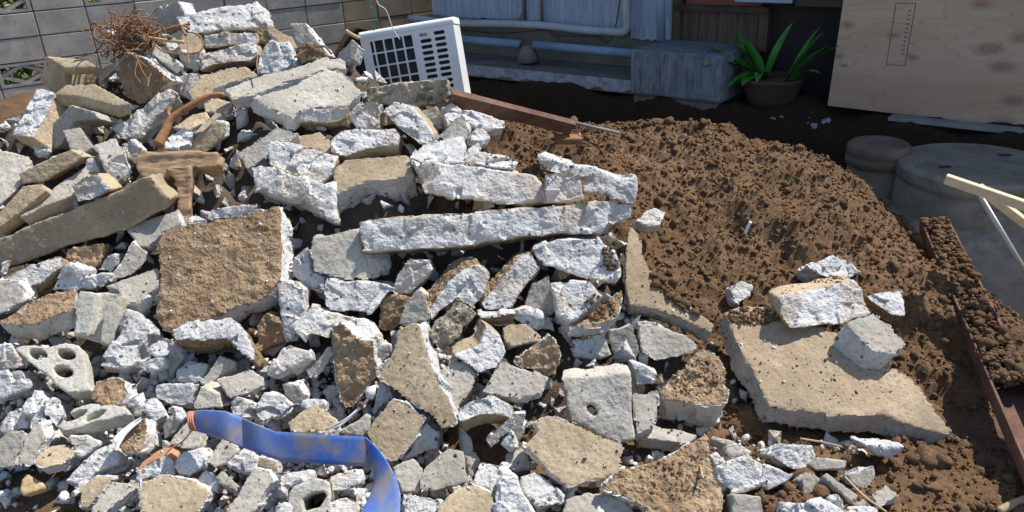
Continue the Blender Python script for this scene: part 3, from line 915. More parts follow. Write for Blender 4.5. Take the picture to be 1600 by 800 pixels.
# name ; label ; tile ; outline of the main face (4x tile pixels) ; normal ; thickness (m) or dx,dy,depth ; kind ; lift
PIECES = """
slab;thin tan slab standing on edge behind the root tangle at the top;A;860,120 1110,2 1150,95 1090,105 1105,165 960,200;-.3,-.9,.3;14,-1,.06;g;0
beam;long white broken beam lying highest on the pile;A;1090,105 1320,55 1600,5 1650,130 1620,175 1440,175 1200,215 1130,170;R;3,-2,.16;B;.03
chunk;white block with tan top just under the highest beam;A;1275,225 1420,205 1600,215 1605,270 1440,285 1280,300;F;2,-11,.15;b;.02
chunk;white block with arched underside, lowest of the three stacked near the top;A;1240,345 1440,295 1600,265 1612,340 1560,385 1330,400 1250,445;S;0,-3,.15;b;.04
chunk;small tan chunk between the root tangle and the stacked white blocks;A;1140,195 1265,240 1275,300 1230,340 1145,330 1110,300;.2,-.6,.77;-2,22,.04;t;.05
chunk;brown pyramid-shaped block below the root tangle;A;790,330 880,350 1075,500 870,650 770,590 720,430;-.35,-.9,.3;8,-7,.18;s;.06
slab;rough whitish beam in half shade below the brown pyramid-shaped block;A;700,790 870,670 1050,560 1120,600 960,750 880,850 760,860;-.1,-.75,.65;-3,9,.1;B;.03
slab;brownish thin plate edge sticking out left of the pyramid-shaped block;A;600,465 750,370 770,400 640,500 625,540;-.2,-.8,.55;3,-6,.05;t;0
slab;grey strip leaning on the right flank of the pyramid-shaped block;A;940,330 960,270 1100,380 1060,410;R;4,7,.05;g;.09
chunk;bright white shard behind the small tan chunk near the roots;A;1010,215 1100,230 1115,310 1060,320 1020,270;R;.06;W;.02
slab;tan-faced slab wedged under the three stacked white blocks;A;1190,560 1250,470 1530,415 1600,470 1420,520 1330,560 1310,600 1200,620;T;0,14,.06;t;0
chunk;grey-white lump shaded left of the tan-faced wedged slab;A;1060,560 1130,470 1240,450 1190,560 1180,620;L;.12;B;0
chunk;tan chunk below the reddish branch tip;A;1270,650 1360,610 1440,650 1410,700 1280,700;T;0,6,.08;t;0
slab;short tan bar lying beside the reddish branch;A;1075,800 1200,715 1285,700 1310,745 1190,815;T;3,7,.06;t;.02
slab;narrow tan bar just right of the short bar by the branch;A;1190,840 1340,705 1395,705 1270,820;T;2,6,.06;t;.03
beam;grey-brown beam slanting down toward the weathered wood;E;1130,135 1350,-40 1410,-30 1405,60 1290,150 1200,170;-.2,-.8,.55;-6,-9,.1;t;.02
beam;white-sided beam leaning on end at the far left top;A;230,545 330,575 300,690 200,860 75,850 120,760;-.15,-.6,.78;20,18,.05;b;.04
beam;shaded grey beam leaning next to the white-sided one;A;440,650 590,700 620,740 450,760 380,900 250,1000 200,960 290,800;-.4,-.8,.45;.12;G;0
chunk;stubby tan block upright between the leaning beams and the long bar;E;385,10 500,-10 580,120 480,190 430,120;.1,-.75,.65;.09;G;.05
beam;slender tan bar below the leaning beams on the left;E;115,285 440,130 530,180 280,330 140,350;F;2,-5,.08;T;.04
slab;pale ribbed slab cut by the left picture edge;E;-60,130 0,140 190,185 140,350 0,480 -60,500;.2,-.65,.73;.08;g;0
beam;tan bar at the left edge just below the ribbed slab;E;-40,570 140,360 260,345 290,390 180,480 40,590 -40,650;S;.07;T;.02
beam;grey bar in shade behind the thick tan beam;E;265,430 540,230 560,300 470,410 270,490 130,560 120,545;T;.08;G;-.02
beam;longest thick tan beam lying across the left of the pile;E;-60,750 0,690 480,500 640,440 895,312 940,300 1060,440 1020,510 800,635 430,735 240,800 40,880 -60,850;-.12,-.93,.34;-7,-16,.2;T;.05
chunk;wedge-shaped chunk sitting on the thick tan beam;E;460,370 520,310 610,290 690,385 560,450 480,460;-.1,-.85,.5;-3,-8,.12;b;.2
chunk;upright grey block with white broken top on the thick tan beam;E;585,110 710,60 780,150 650,220;-.15,-.4,.9;9,32,.03;g;.18
chunk;small white chunk half hidden behind the upright grey block;E;530,200 585,160 620,270 540,285;F;.08;B;.12
chunk;whitish shard left of the weathered wood;E;760,100 830,70 870,120 840,230 780,180;F;.08;B;.02
chunk;brightest white lump beside the lower end of the branch;E;1015,80 1130,0 1200,30 1190,100 1080,130 1030,130;R;.1;W;.06
slab;largest flat grey slab near the top strewn with crumbs;B;-190,560 40,465 430,365 565,360 560,420 440,430 270,490 20,580 -150,610;.1,-.45,.88;0,16,.04;g;.04
slab;broad grey slab half lit under the flat crumb-strewn slab;B;-30,610 270,520 420,430 540,450 660,560 580,660 300,665 230,740 60,660;.15,-.55,.82;-4,20,.05;g;.07
slab;bluish shaded slab edge below the broad half-lit slab;B;265,678 580,668 560,735 500,765 255,768;F;0,4,.12;b;.03
chunk;rough white lump right of the stacked blocks;B;90,260 200,260 240,390 120,460 20,460 20,340;-.1,-.75,.65;.15;B;.02
chunk;rust-brown block under the right end of the highest beam;B;-10,170 70,190 78,262 0,275;F;.1;S;0
slab;tan slab leaning behind the rough white lump;B;60,155 230,230 270,300 200,310 70,200;.2,-.65,.75;.06;t;0
slab;grey slab with white tip standing at the rear crest;B;215,150 305,150 460,350 340,385 320,300 250,260;-.3,-.75,.55;5,-3,.08;g;.0
chunk;small brown lump at the foot of the standing grey slab;B;270,285 330,262 420,290 430,350 330,385;F;.08;S;.04
chunk;grey wedge pointing up beside the air conditioner;B;510,345 600,245 645,280 610,370 520,375;-.2,-.8,.5;.08;g;.02
chunk;mossy brown block lying in front of the air conditioner;B;690,550 870,520 1190,490 1215,590 1150,640 990,675 800,660 700,640;.05,-.95,.25;3,-8,.12;m;.05
chunk;rough white lump below the left end of the mossy block;B;620,660 700,620 770,640 790,690 760,810 640,820 580,720;F;.12;B;.04
chunk;oblong white chunk lying diagonally below the mossy block;B;790,700 860,632 960,660 1105,830 1100,880 1030,905 900,810;.1,-.75,.65;10,-4,.08;b;.08
chunk;shaded grey chunk under the right half of the mossy block;B;1010,690 1130,660 1160,720 1150,810 1060,770;F;.08;g;.02
chunk;knobbly white chunk just under the rusty channel's left end;B;1160,680 1220,640 1300,690 1280,760 1200,790;R;.1;B;.05
slab;long pale slab lying under the rusty channel;B;1300,690 1560,745 1565,800 1400,810 1310,770;R;.08;B;.0
slab;triangular grey plate with white edge left of the soil's top;F;1115,60 1180,10 1290,-90 1330,0 1320,70 1200,80;.05,-.85,.5;3,-2,.05;g;.05
chunk;small white pyramid at the edge of the soil near the channel;F;1330,40 1400,-30 1460,10 1450,80 1340,80;R;.07;B;.03
chunk;white block with tan underside left of the oblong chunk;F;470,70 530,20 880,0 905,50 880,115 700,130 560,180 465,150;S;1,9,.12;b;.05
slab;tan flat slab between two white slabs left of centre;F;185,70 400,20 470,80 460,150 320,130;T;.1;t;0
slab;rough white slab tilted to the right with brown underside;F;80,85 190,85 515,175 470,290 410,335 250,290 80,220;.1,-.7,.7;-3,9,.1;b;.09
slab;grey-topped wedge left of the tilted white slab;F;-120,160 130,-5 265,40 200,75 80,90 60,180 -60,260;-.15,-.65,.75;0,14,.05;g;.02
slab;broad white slab sagging to a point left of the tan curved slab;F;-40,235 80,230 240,300 430,350 490,330 495,420 500,590 400,540 270,480 130,430 0,390;-.05,-.8,.6;.14;B;.05
slab;tan slab with thick curved underside in the upper middle;F;490,250 560,195 950,165 980,270 860,320 700,330 560,380 490,410;T;3,34,.1;t;.05
beam;thick white beam above the longest bar;F;960,190 1000,215 1100,215 1600,270 1740,300 1810,380 1830,465 1650,485 1280,440 1050,400 1020,330;.05,-.8,.58;0,-4,.18;B;.08
slab;small grey-topped slab resting on the thick white beam;F;955,180 1050,100 1290,50 1310,110 1300,215 1050,215;T;0,10,.05;h;.08
chunk;bright white flake lying on the small grey-topped slab;F;1045,190 1165,120 1205,165 1190,220;.1,-.6,.8;.04;W;.13
chunk;white nub right of the small grey-topped slab;F;1300,150 1390,75 1430,100 1400,165 1300,195;R;.07;B;.05
slab;flat pale flake behind the thick white beam near the soil;F;1280,212 1420,155 1640,200 1600,255;T;0,5,.05;B;.06
chunk;cream-topped block at the right end of the thick white beam;G;210,300 330,275 430,310 450,450 290,465 215,470;F;0,-3,.15;b;.1
beam;white beam at the soil's edge slanting down to the right;G;150,165 180,160 520,260 680,320 770,310 780,370 760,485 600,420 450,405 430,310 170,260;.1,-.85,.52;9,-9,.12;B;.08
chunk;cream chunk propped under the slanting beam at the soil's edge;G;600,450 750,480 740,560 600,605;F;.12;B;.02
beam;longest white bar lying level across the middle of the pile;F;640,600 680,575 1600,505 2200,455 2220,500 2200,590 2160,655 1900,660 1600,695 1280,745 680,782 645,680;.04,-.86,.5;0,5,.17;b;.13
chunk;small white chunk on the soil right of the white beams;G;770,580 850,510 900,500 965,525 920,610 860,620;R;.06;B;.03
chunk;smooth grey block with broken white end beneath the longest bar;F;350,680 640,640 660,780 690,850 680,950 440,925 350,890 345,780;.05,-.8,.6;34,-5,.1;g;.08
chunk;roundish white piece behind the smooth grey block's left side;J;225,80 250,0 320,-60 345,90 430,130 415,240 330,220 240,130;-.3,-.8,.5;.1;B;.03
chunk;white craggy block under the smooth grey block;J;420,180 440,135 640,165 820,180 860,200 770,300 720,360 460,345 420,300;.1,-.75,.66;0,-2,.14;B;.05
slab;largest brown soil-caked slab leaning left of centre;E;972,720 1032,632 1400,568 1600,512 1748,472 1760,800 1748,960 1680,1048 1600,1092 1480,1108 1400,1160 1320,1192 1020,1268 988,1200 992,920;-.06,-.66,.75;14,17,.07;s;.06
chunk;tall white post-like piece right of the largest soil-caked slab;J;140,180 170,150 230,160 300,200 290,350 260,540 185,530 160,330;F;.1;B;.04
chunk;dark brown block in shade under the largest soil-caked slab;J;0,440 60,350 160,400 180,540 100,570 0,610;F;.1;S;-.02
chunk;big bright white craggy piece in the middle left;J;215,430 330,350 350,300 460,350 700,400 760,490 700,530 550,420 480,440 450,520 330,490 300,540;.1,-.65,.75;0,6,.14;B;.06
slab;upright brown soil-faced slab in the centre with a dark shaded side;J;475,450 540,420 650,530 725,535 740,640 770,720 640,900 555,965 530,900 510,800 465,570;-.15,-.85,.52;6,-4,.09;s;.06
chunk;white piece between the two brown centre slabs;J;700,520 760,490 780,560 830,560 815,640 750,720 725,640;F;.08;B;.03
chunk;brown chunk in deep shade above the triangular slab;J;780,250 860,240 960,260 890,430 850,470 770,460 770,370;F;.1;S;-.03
slab;large triangular brown slab in the middle with white right edge;J;760,735 830,640 900,450 1000,410 1030,440 1060,570 1100,700 1140,800 1190,870 1250,1050 1160,1090 1090,1000 900,870 800,800;-.1,-.66,.75;12,3,.08;t;.1
chunk;grey spike with white flank rising above the triangular slab;J;890,430 920,340 980,240 1020,200 1060,240 1080,350 1060,480 1030,400 1000,430;F;.08;g;.03
chunk;rounded white chunk under the left part of the longest bar;J;850,220 880,110 960,10 1080,30 1100,80 1050,150 960,240 880,245;F;.1;B;.03
chunk;big white chunk with black specks below the longest bar;J;1150,250 1300,100 1420,60 1470,130 1440,230 1360,330 1260,270 1180,330 1100,400 1080,340;-.05,-.75,.66;-16,-20,.1;d;.05
chunk;smooth white oval piece right of the black-specked chunk;J;1408,300 1500,180 1660,0 1712,-20 1764,80 1700,180 1600,328 1440,340;.1,-.75,.66;-9,-8,.08;d;.05
chunk;mossy-sided tan block right of the triangular slab's tip;J;1070,470 1250,260 1330,310 1110,560;-.3,-.55,.78;14,13,.02;m;.1
chunk;small white-topped wedge right of the mossy-sided tan block;J;1390,350 1440,340 1600,350 1610,370 1500,385 1400,390;U;2,14,.04;d;.04
chunk;two-tone chunk, tan on top and white in front, below the wedge;J;1235,625 1395,565 1440,430 1530,500 1565,610 1500,700 1390,735 1350,690;.15,-.7,.7;-15,-14,.1;b;.08
chunk;grey squarish chunk below the two-tone chunk;J;1140,720 1250,655 1330,670 1370,740 1350,830 1240,980 1180,880 1145,800;.05,-.65,.75;.1;g;.05
slab;flat-faced grey chunk with white upper corner left of the holed plate;J;1410,850 1540,668 1700,715 1825,755 1780,860 1600,890;-.1,-.6,.8;3,12,.06;g;.08
chunk;white arched chunk with tan underside in the lower centre;N;1250,215 1270,150 1340,100 1480,70 1600,140 1610,215 1545,190 1400,190 1290,240;.05,-.55,.83;2,22,.06;b;.08
slab;thin grey bar leaning right of the white arched chunk;N;1430,350 1600,210 1620,260 1470,395;F;.04;g;.05
chunk;white splinter beside the thin grey bar;N;1520,380 1600,280 1640,400 1580,430;F;.06;B;.05
slab;tan rough slab with grey right half above the hose's fold;N;690,310 720,230 850,90 940,130 1055,215 1000,340 880,490 820,480 750,400;.05,-.7,.72;6,5,.09;t;.06
chunk;shaded white wedge under the triangular slab's lower tip;N;1060,240 1160,300 1140,420 980,455 910,490 1000,330;F;.1;B;.0
chunk;white ridge between upright brown slab and triangular slab;N;720,160 780,0 830,20 860,80 760,160 730,230;-.1,-.75,.65;.1;B;.02
slab;grey-green flat slab below the triangular slab;N;1020,580 1060,510 1200,400 1300,420 1325,620 1130,665 1020,660;T;0,7,.03;G;.06
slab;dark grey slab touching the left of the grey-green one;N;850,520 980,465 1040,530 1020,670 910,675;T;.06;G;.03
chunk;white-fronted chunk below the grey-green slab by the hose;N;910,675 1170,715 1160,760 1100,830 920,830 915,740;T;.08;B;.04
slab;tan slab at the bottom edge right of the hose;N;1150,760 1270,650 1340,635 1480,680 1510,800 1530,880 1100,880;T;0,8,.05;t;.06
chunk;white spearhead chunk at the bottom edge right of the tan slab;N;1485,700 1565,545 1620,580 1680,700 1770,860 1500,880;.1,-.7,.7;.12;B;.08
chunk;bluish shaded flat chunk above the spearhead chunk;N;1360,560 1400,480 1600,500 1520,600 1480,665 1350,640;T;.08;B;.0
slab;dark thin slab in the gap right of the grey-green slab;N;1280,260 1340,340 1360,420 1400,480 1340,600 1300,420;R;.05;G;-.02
slab;grey shaded slab left of the pitted tan slab;O;-20,180 90,180 70,300 20,420 -40,320;F;.07;g;.04
slab;flat tan many-cornered slab with small pits in the lower centre;O;130,235 225,195 380,245 540,320 715,395 690,440 685,555 370,640 310,620 200,520 80,375 160,290;0,-.55,.84;-3,9,.03;t;.1
slab;upright grey plate with a black hole in it;O;300,-40 740,-70 745,30 770,360 660,372 540,320 380,235;-.05,-.8,.6;4,-11,.08;c;.07
chunk;white chunk right behind the holed grey plate;K;750,670 830,680 915,740 890,800 780,810;F;.08;B;.02
chunk;white speckled block end right of the holed grey plate;O;760,65 905,55 890,230 860,270 775,300;.1,-.6,.8;0,14,.03;g;.04
slab;dark flat slab under the speckled block end;O;860,240 1160,320 1100,375 790,330;U;.05;G;.0
slab;soil-caked slab with thick pale front left of the biggest flat slab;K;920,840 960,800 1190,570 1300,620 1335,700 1340,900 1290,930 1100,910 960,900;0,-.55,.84;-2,40,.07;s;.08
slab;soil-covered triangular slab at the bottom edge with a straw on it;O;570,640 700,530 900,480 1080,390 1220,310 1230,400 1260,560 1330,700 1330,860 900,860 780,740;0,-.5,.87;-4,9,.03;s;.1
slab;beige slab sliding out from under the soil, upper right of centre;G;710,720 740,610 780,660 860,880 1090,1090 1270,1230 1240,1280 1040,1180 860,1120 740,1110 704,960;.02,-.5,.87;0,18,.05;e;.07
slab;shaded grey slab with speckled front under the beige slab;K;785,420 900,430 1090,510 1170,560 1130,610 910,660 820,600;.05,-.75,.66;0,-4,.1;g;.0
slab;white-edged slab carrying a strip of soil left of the beige slab;K;350,450 440,400 580,290 690,200 692,290 660,370 540,440;T;-2,18,.05;s;.07
chunk;white triangular chunk with shaded top under the bar's right end;K;235,165 300,150 480,160 570,250 490,320 400,390 340,410 285,360 275,270;-.05,-.7,.7;.1;B;.05
chunk;rounded grey-white block right under the longest bar's right end;K;140,-60 280,-100 540,-112 640,-20 680,100 632,160 500,148 200,60 132,-8;.05,-.8,.6;0,-6,.12;B;.06
chunk;dark block in the gap left of the white triangular chunk;K;80,300 120,180 230,120 240,180 280,300 250,370 200,385;F;.08;G;-.04
chunk;pale chunk left below the dark gap under the bar;K;0,340 90,320 170,370 175,440 110,450 0,400;F;.08;B;.0
slab;small tan flat slab above the holed plate's left;K;-60,440 0,420 100,430 190,500 170,530 0,560 -50,530;T;0,8,.04;t;.05
chunk;tan rough chunk touching the left of the holed plate;K;20,660 130,560 240,495 280,540 300,620 270,740 210,760;F;.1;s;.03
chunk;shaded white chunk behind the holed plate's top left;K;380,540 580,470 620,620 500,650 400,630;F;.08;B;-.05
chunk;shaded grey chunk behind the holed plate's top right;K;590,470 750,425 800,600 760,650 640,630;F;.08;g;-.04
slab;largest flat slab at the lower right, partly buried in soil;K;1320,340 1400,310 1600,300 1900,420 2200,560 2500,760 2764,1088 2700,1108 2540,1068 2320,984 2120,1000 1940,980 1610,938 1540,800 1420,560;-.04,-.4,.92;-14,34,.03;e;.14
chunk;biggest speckled boulder with flat top on the lower right slab;L;480,420 660,370 760,430 860,550 780,610 680,590 560,500;.1,-.45,.89;-18,44,.06;g;.27
chunk;bright white slab-like chunk leaning on the boulder, tan on top;L;70,270 140,230 330,210 540,150 590,210 640,370 440,430 140,455 80,360;.15,-.72,.68;0,-10,.14;b;.26
chunk;white chunk half buried behind the bright one on the soil;L;240,65 410,0 500,10 585,100 500,140 330,125;.2,-.7,.68;.1;B;.06
chunk;white flat chunk with brown shaded side right of the bright one;L;610,240 830,215 860,375 780,370 640,280;.15,-.6,.78;-1,11,.04;d;.14
chunk;small white nugget on the soil left of the bright leaning chunk;K;1365,190 1440,150 1510,190 1490,250 1410,300 1380,250;R;.06;B;.04
chunk;grey square block cut by the left edge at mid height;I;-40,150 115,150 150,280 60,330 0,370 -40,380;S;5,-2,.08;g;.05
chunk;white-topped beam stub with dark underside near the left edge;I;0,140 190,50 380,0 390,60 280,150 150,210 20,160;S;2,15,.09;d;.05
chunk;egg-shaped white chunk under the thick tan beam;I;325,215 380,90 440,50 535,80 510,150 480,210;F;.1;B;.03
chunk;brown cube in shade under the thick tan beam;I;405,-40 470,-60 640,-80 610,60 550,120 410,60;F;.1;S;-.02
chunk;shaded white stone right of the brown cube;I;605,90 650,0 720,-20 730,60 690,105;F;.08;B;-.02
chunk;bluish lump right of the egg-shaped chunk;I;490,200 520,130 690,100 690,140 640,200;F;.07;B;.0
chunk;grey prism leaning left of the largest soil-caked slab;I;760,60 830,-90 920,-20 890,60 800,130 690,150;.1,-.75,.65;-8,-6,.07;g;.05
slab;pale slab under the stake of the weathered wood;E;795,640 860,590 1110,510 1130,600 1000,660 920,740 860,740;-.05,-.6,.8;4,9,.05;g;.05
chunk;white crumb at the foot of the weathered wood's stake;E;1170,560 1220,530 1300,580 1170,610;T;.05;B;.05
slab;white slab edge behind the top of the soil-caked slab;E;1310,510 1490,480 1600,490 1570,540 1430,565 1330,575;F;0,-4,.08;b;.0
slab;tan-topped slab with shaded front on the left middle;I;0,400 300,240 480,205 470,320 420,350 210,430 0,420;T;-2,28,.06;s;.08
slab;grey slab with light face left of the soil-caked slab;I;660,190 770,150 960,70 1000,75 1000,190 850,290 770,300 740,210;T;0,22,.05;g;.03
chunk;tall white oval chunk with tan stain right of the upright block;I;610,690 770,440 760,400 790,345 860,340 940,450 920,500 830,690 740,705;.05,-.7,.72;.12;B;.07
chunk;big white overhanging chunk with dark brown underside;I;1085,470 1180,410 1390,405 1440,385 1510,460 1560,530 1600,600 1590,660 1430,520 1100,525;.05,-.5,.86;2,26,.12;d;.1
chunk;pale shaded chunk at the left edge above the hollow block;I;-30,560 60,550 110,640 110,700 -30,715;F;.1;B;.0
chunk;white chunk at the left edge below the hollow block;I;-40,720 130,712 185,800 170,830 0,900 -40,890;S;.12;B;.05
chunk;soil-topped white chunk right of the hollow block;M;560,80 600,-10 690,-40 770,-30 800,50 760,120 640,130;T;4,10,.05;s;.08
chunk;white chunk touching the right of the soil-topped one;M;780,140 830,60 890,130 880,200 810,185;F;.07;B;.04
chunk;bluish white chunk above the wrapped tan chunk;M;885,100 960,70 1050,200 960,235 890,150;R;.08;B;.03
chunk;tall white shard left of the lying hollow block;M;140,160 210,15 270,90 270,200 350,330 340,350 250,400 180,280;.05,-.7,.72;.1;B;.06
slab;leaf-shaped grey slab leaning under the tall white shard;M;100,500 200,250 250,240 285,340 200,470 180,515;.15,-.7,.7;4,-2,.05;g;.1
chunk;white knob between tall shard and lying hollow block;M;270,100 330,80 380,130 400,190 350,280 300,220;R;.08;B;.06
chunk;white and tan chunk near the bottom left edge;M;0,230 60,160 110,140 170,200 180,270 40,310 -10,290;S;.1;B;.03
slab;grey chunk at the left edge next to the leaf-shaped slab;M;-20,350 50,290 160,300 140,400 110,440 90,520 0,530 -20,520;S;.08;g;.03
slab;round-edged tan disc-like slab on the lower left;M;205,470 290,390 400,365 470,420 380,500 260,525;U;-1,18,.04;t;.06
stone;small yellow-tan stone on bare earth at the bottom left;M;125,640 160,560 275,625 270,655 150,695 125,685;.1,-.6,.8;.04;y;.03
chunk;white craggy chunk right of the tan disc-like slab;M;420,340 440,320 540,330 620,370 560,430 500,460;R;.08;B;.05
beam;long craggy white piece below the lying hollow block;M;410,610 480,540 600,420 700,380 745,440 740,490 600,560 500,630;.1,-.6,.8;.1;B;.06
chunk;tan-faced chunk partly wrapped in white sheeting;M;745,375 800,300 900,205 920,300 900,370 870,430 760,435;-.1,-.6,.8;5,10,.05;s;.1
chunk;white jagged piece behind the wrapped tan chunk;M;915,270 960,290 985,380 930,420 890,380;R;.08;B;.05
chunk;white chunk with an orange brick face near the bottom left;M;845,545 1035,450 1085,480 1095,580 900,600 845,605;.05,-.75,.66;-3,-11,.08;o;.06
chunk;rounded white chunk with rusty pits right of the brick-faced one;M;1095,500 1150,430 1270,390 1295,460 1280,510 1180,570 1110,555;.05,-.65,.76;.1;B;.07
slab;wide tan slab at the bottom edge left of the grey bar;M;900,620 1000,580 1100,590 1290,650 1310,690 1200,840 890,860 870,700;.05,-.55,.83;4,8,.05;t;.06
chunk;flat-topped white chunk at the bottom edge left of the wide tan slab;M;565,770 700,610 860,610 865,650 700,750 600,840 570,830;.05,-.5,.86;2,16,.05;g;.07
chunk;whitish chunk with tan top at the bottom, leftmost on the edge;M;485,770 510,640 590,570 720,590 690,620 600,720 540,785;T;0,8,.06;t;.05
beam;pale grey bar slanting up from the bottom edge;M;1380,860 1592,520 1672,552 1700,600 1540,860;.05,-.55,.83;6,6,.05;g;.09
chunk;white brick-shaped chunk left of the slanting grey bar;M;1350,580 1390,530 1500,640 1480,670 1370,615;T;-3,18,.04;g;.08
chunk;white chunk in front of the wide tan slab's right corner;M;1210,600 1280,540 1370,620 1360,690 1300,655 1220,625;S;.08;B;.05
slab;smooth pale wedge below the hose's first stretch;M;1290,480 1390,330 1450,350 1480,420 1440,470 1400,500 1350,520;.05,-.6,.8;0,8,.05;g;.05
chunk;bluish white chunk tucked under the hose;M;1410,500 1520,410 1600,460 1590,560 1480,545;S;.08;B;.04
slab;grey wedge left below the hose's open end;M;1050,370 1170,230 1270,290 1250,400 1150,405;.05,-.65,.75;.06;g;.04
chunk;grey square-ended block just above the hose's open end;M;1200,140 1250,10 1370,60 1390,150 1230,165;.05,-.75,.66;3,-5,.08;G;.06
chunk;white pebble-like chunk left of the hose's open end;M;1060,160 1130,150 1165,200 1130,240 1070,205;R;.06;B;.05
slab;small grey tilted plate left of the hose's open end;M;1010,260 1060,190 1130,240 1100,300 1020,355;F;.04;G;.03
chunk;pale tan chunk right above the hose;M;1440,110 1480,80 1600,120 1610,225 1440,195;S;.09;B;.04
chunk;sunlit white block above the hose near the bluish shaded ones;I;1360,775 1560,705 1640,760 1640,810 1440,890 1410,870;.1,-.55,.83;0,8,.06;g;.06
chunk;bluish shaded lump below the overhanging white chunk;I;1100,720 1170,640 1300,680 1260,760 1200,810 1110,785;S;.1;B;.0
slab;shaded grey plate left of the bluish shaded lump;I;1050,560 1090,530 1160,630 1100,710 1060,790 1045,700;F;.06;g;.0
chunk;half-lit grey block below the overhanging white chunk;I;1250,780 1370,615 1480,660 1470,700 1300,810;S;.08;g;.03
chunk;wide bluish chunk in shade above the hose's open end;M;960,0 1240,0 1200,150 1060,130 970,90;S;.1;B;-.02
chunk;small white stone below the tall white oval chunk;I;880,680 960,635 1040,640 1040,690 920,735 885,715;S;.07;B;.04
chunk;tan-flecked white chunk under the soil-caked slab's lower left corner;I;920,570 1000,500 1080,520 1080,580 1030,635 950,625;S;.08;B;.03
chunk;flat-sided white block right of the sunlit one above the hose;N;0,140 60,60 160,70 230,130 150,210 20,250 -20,190;.1,-.6,.8;0,6,.06;B;.06
slab;cream flat chunk just above the hose's straight stretch;N;200,240 370,115 440,160 510,240 470,310 350,285 300,310 210,295;.05,-.6,.8;.08;t;.06
chunk;grey faceted chunk left of the upright brown slab's foot;N;160,0 260,0 320,90 250,125 180,65;F;.08;g;.04
chunk;white sliver next to the cream flat chunk;N;270,130 300,100 420,90 430,120 330,165;T;.05;B;.03
chunk;half-shaded white chunk left of the upright brown slab;J;75,720 150,560 220,550 340,600 350,640 230,690 130,745;.05,-.7,.72;.1;B;.04
slab;grey sliver leaning at the upright brown slab's left;J;330,700 460,570 480,620 400,745 340,745;F;.05;g;.03
chunk;dark grey chunk beside the pale cord above the hose;N;500,300 640,230 690,180 715,200 700,290 660,325;S;.08;G;.0
chunk;tan and white chunk under the hose's straight stretch;N;-10,440 130,490 140,540 110,585 60,540 -10,500;S;.07;t;.03
chunk;crumbly white chunk below the hose's middle;N;100,590 200,545 360,545 350,595 200,645 190,720 100,705;.05,-.6,.8;.08;B;.04
chunk;grey-white faceted chunk in the crook of the hose;N;460,600 540,545 640,545 640,620 580,665 470,675;.1,-.6,.8;2,8,.06;B;.05
chunk;bright white chunk at the bottom edge inside the hose's bend;N;440,740 560,700 660,760 640,860 440,860;.1,-.55,.83;.08;W;.05
chunk;small white lump at the bottom edge left of the broken cell block;N;120,760 180,740 215,775 205,850 120,850;R;.06;B;.05
chunk;rounded white boulder with dark blotches at the lower right;O;1270,560 1330,500 1500,450 1580,500 1560,620 1450,680 1390,690 1290,615;.0,-.7,.72;.12;B;.04
chunk;dark grey chunk under the blotched boulder;O;1380,690 1560,700 1590,860 1370,860;S;.08;G;.0
chunk;small white chunk at the right corner of the straw-topped slab;O;1240,450 1280,430 1330,480 1260,525;S;.06;B;.04
chunk;dull grey chunk above the blotched boulder;O;1330,400 1400,385 1460,440 1370,475;S;.06;g;.0
beam;narrow grey slab under the left end of the largest flat slab;O;1250,320 1380,350 1510,420 1480,445 1240,345;T;.05;G;.02
slab;shaded smooth grey slab at the bottom edge below the pitted slab;O;340,720 470,670 700,720 760,800 760,860 300,860;T;.06;g;.0
chunk;small sunlit wedge on the shaded slab at the bottom edge;O;480,860 550,745 580,860;S;.04;h;.05
slab;bluish slab in shade under the pitted slab's left;O;40,590 150,530 330,690 320,745 170,765 60,665;T;.08;B;.0
chunk;grey chunk in shade left of the pitted slab's lower edge;O;-40,430 80,400 120,520 20,545 -40,520;T;.08;g;.0
chunk;white flat chunk in shade left of the boulder under the largest slab;P;-30,500 170,560 140,600 0,665 -40,640;S;.08;B;.02
chunk;white knobbly chunk in the hollow under the largest flat slab;P;0,440 60,360 280,380 300,450 240,545 130,525;S;.1;B;.0
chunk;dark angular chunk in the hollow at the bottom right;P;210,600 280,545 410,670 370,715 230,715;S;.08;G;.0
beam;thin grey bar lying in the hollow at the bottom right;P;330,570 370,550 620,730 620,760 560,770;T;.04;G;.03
chunk;dark-topped chunk with white base right of the thin grey bar;P;495,570 660,520 670,600 600,670 510,625;S;.07;g;.02
chunk;sunlit white boulder at the bottom edge left of the soil;P;190,760 330,715 470,790 500,860 180,880;.1,-.6,.8;.1;W;.08
chunk;sunlit white chunk at the bottom edge touching the soil;P;480,800 640,750 710,765 720,880 480,880;.1,-.6,.8;.1;W;.06
chunk;bluish pebble above the sunlit boulder on the bottom edge;P;380,720 430,695 510,770 470,795;S;.05;B;.03
chunk;grey-white lump left of the sunlit boulder;P;80,800 110,740 180,760 190,860 80,860;S;.06;B;.03
slab;soil-dusted corner of a slab poking out of the earth, bottom right;P;650,700 740,620 820,690 700,765;.1,-.4,.9;.05;g;.02
chunk;pale chunk propping the largest flat slab from below;P;600,375 840,390 770,475 720,455;F;.1;B;.02
chunk;bluish shaded chunk behind the lump in the bottom right hollow;P;260,500 310,455 500,480 480,535 300,545;S;.07;G;.0
"""
SPECIAL = []
raw = []          # (object, info)
CUT = []

def anchor(px, py):
    d = ray(px, py)
    lo, hi = 1.5, 9.0
    right = px > 1110
    def fz(t_):
        p = CPOS + d * t_
        if right:
            h = float(mound_z(np.array([p[0]]), np.array([p[1]]))[0]) if p[1] > 2.05 else 0.02 + 0.2 * (p[1] - 2.05)
            h = max(h, 0.36 * (p[1] - 2.05) + 0.0, 0.10)
        else:
            h = float(anchor_z(p[0], p[1]))
            h = max(h, 0.075)
        return p[2] - h
    for _ in range(50):
        mid = (lo + hi) / 2
        if fz(mid) > 0:
            lo = mid
        else:
            hi = mid
    return CPOS + d * lo

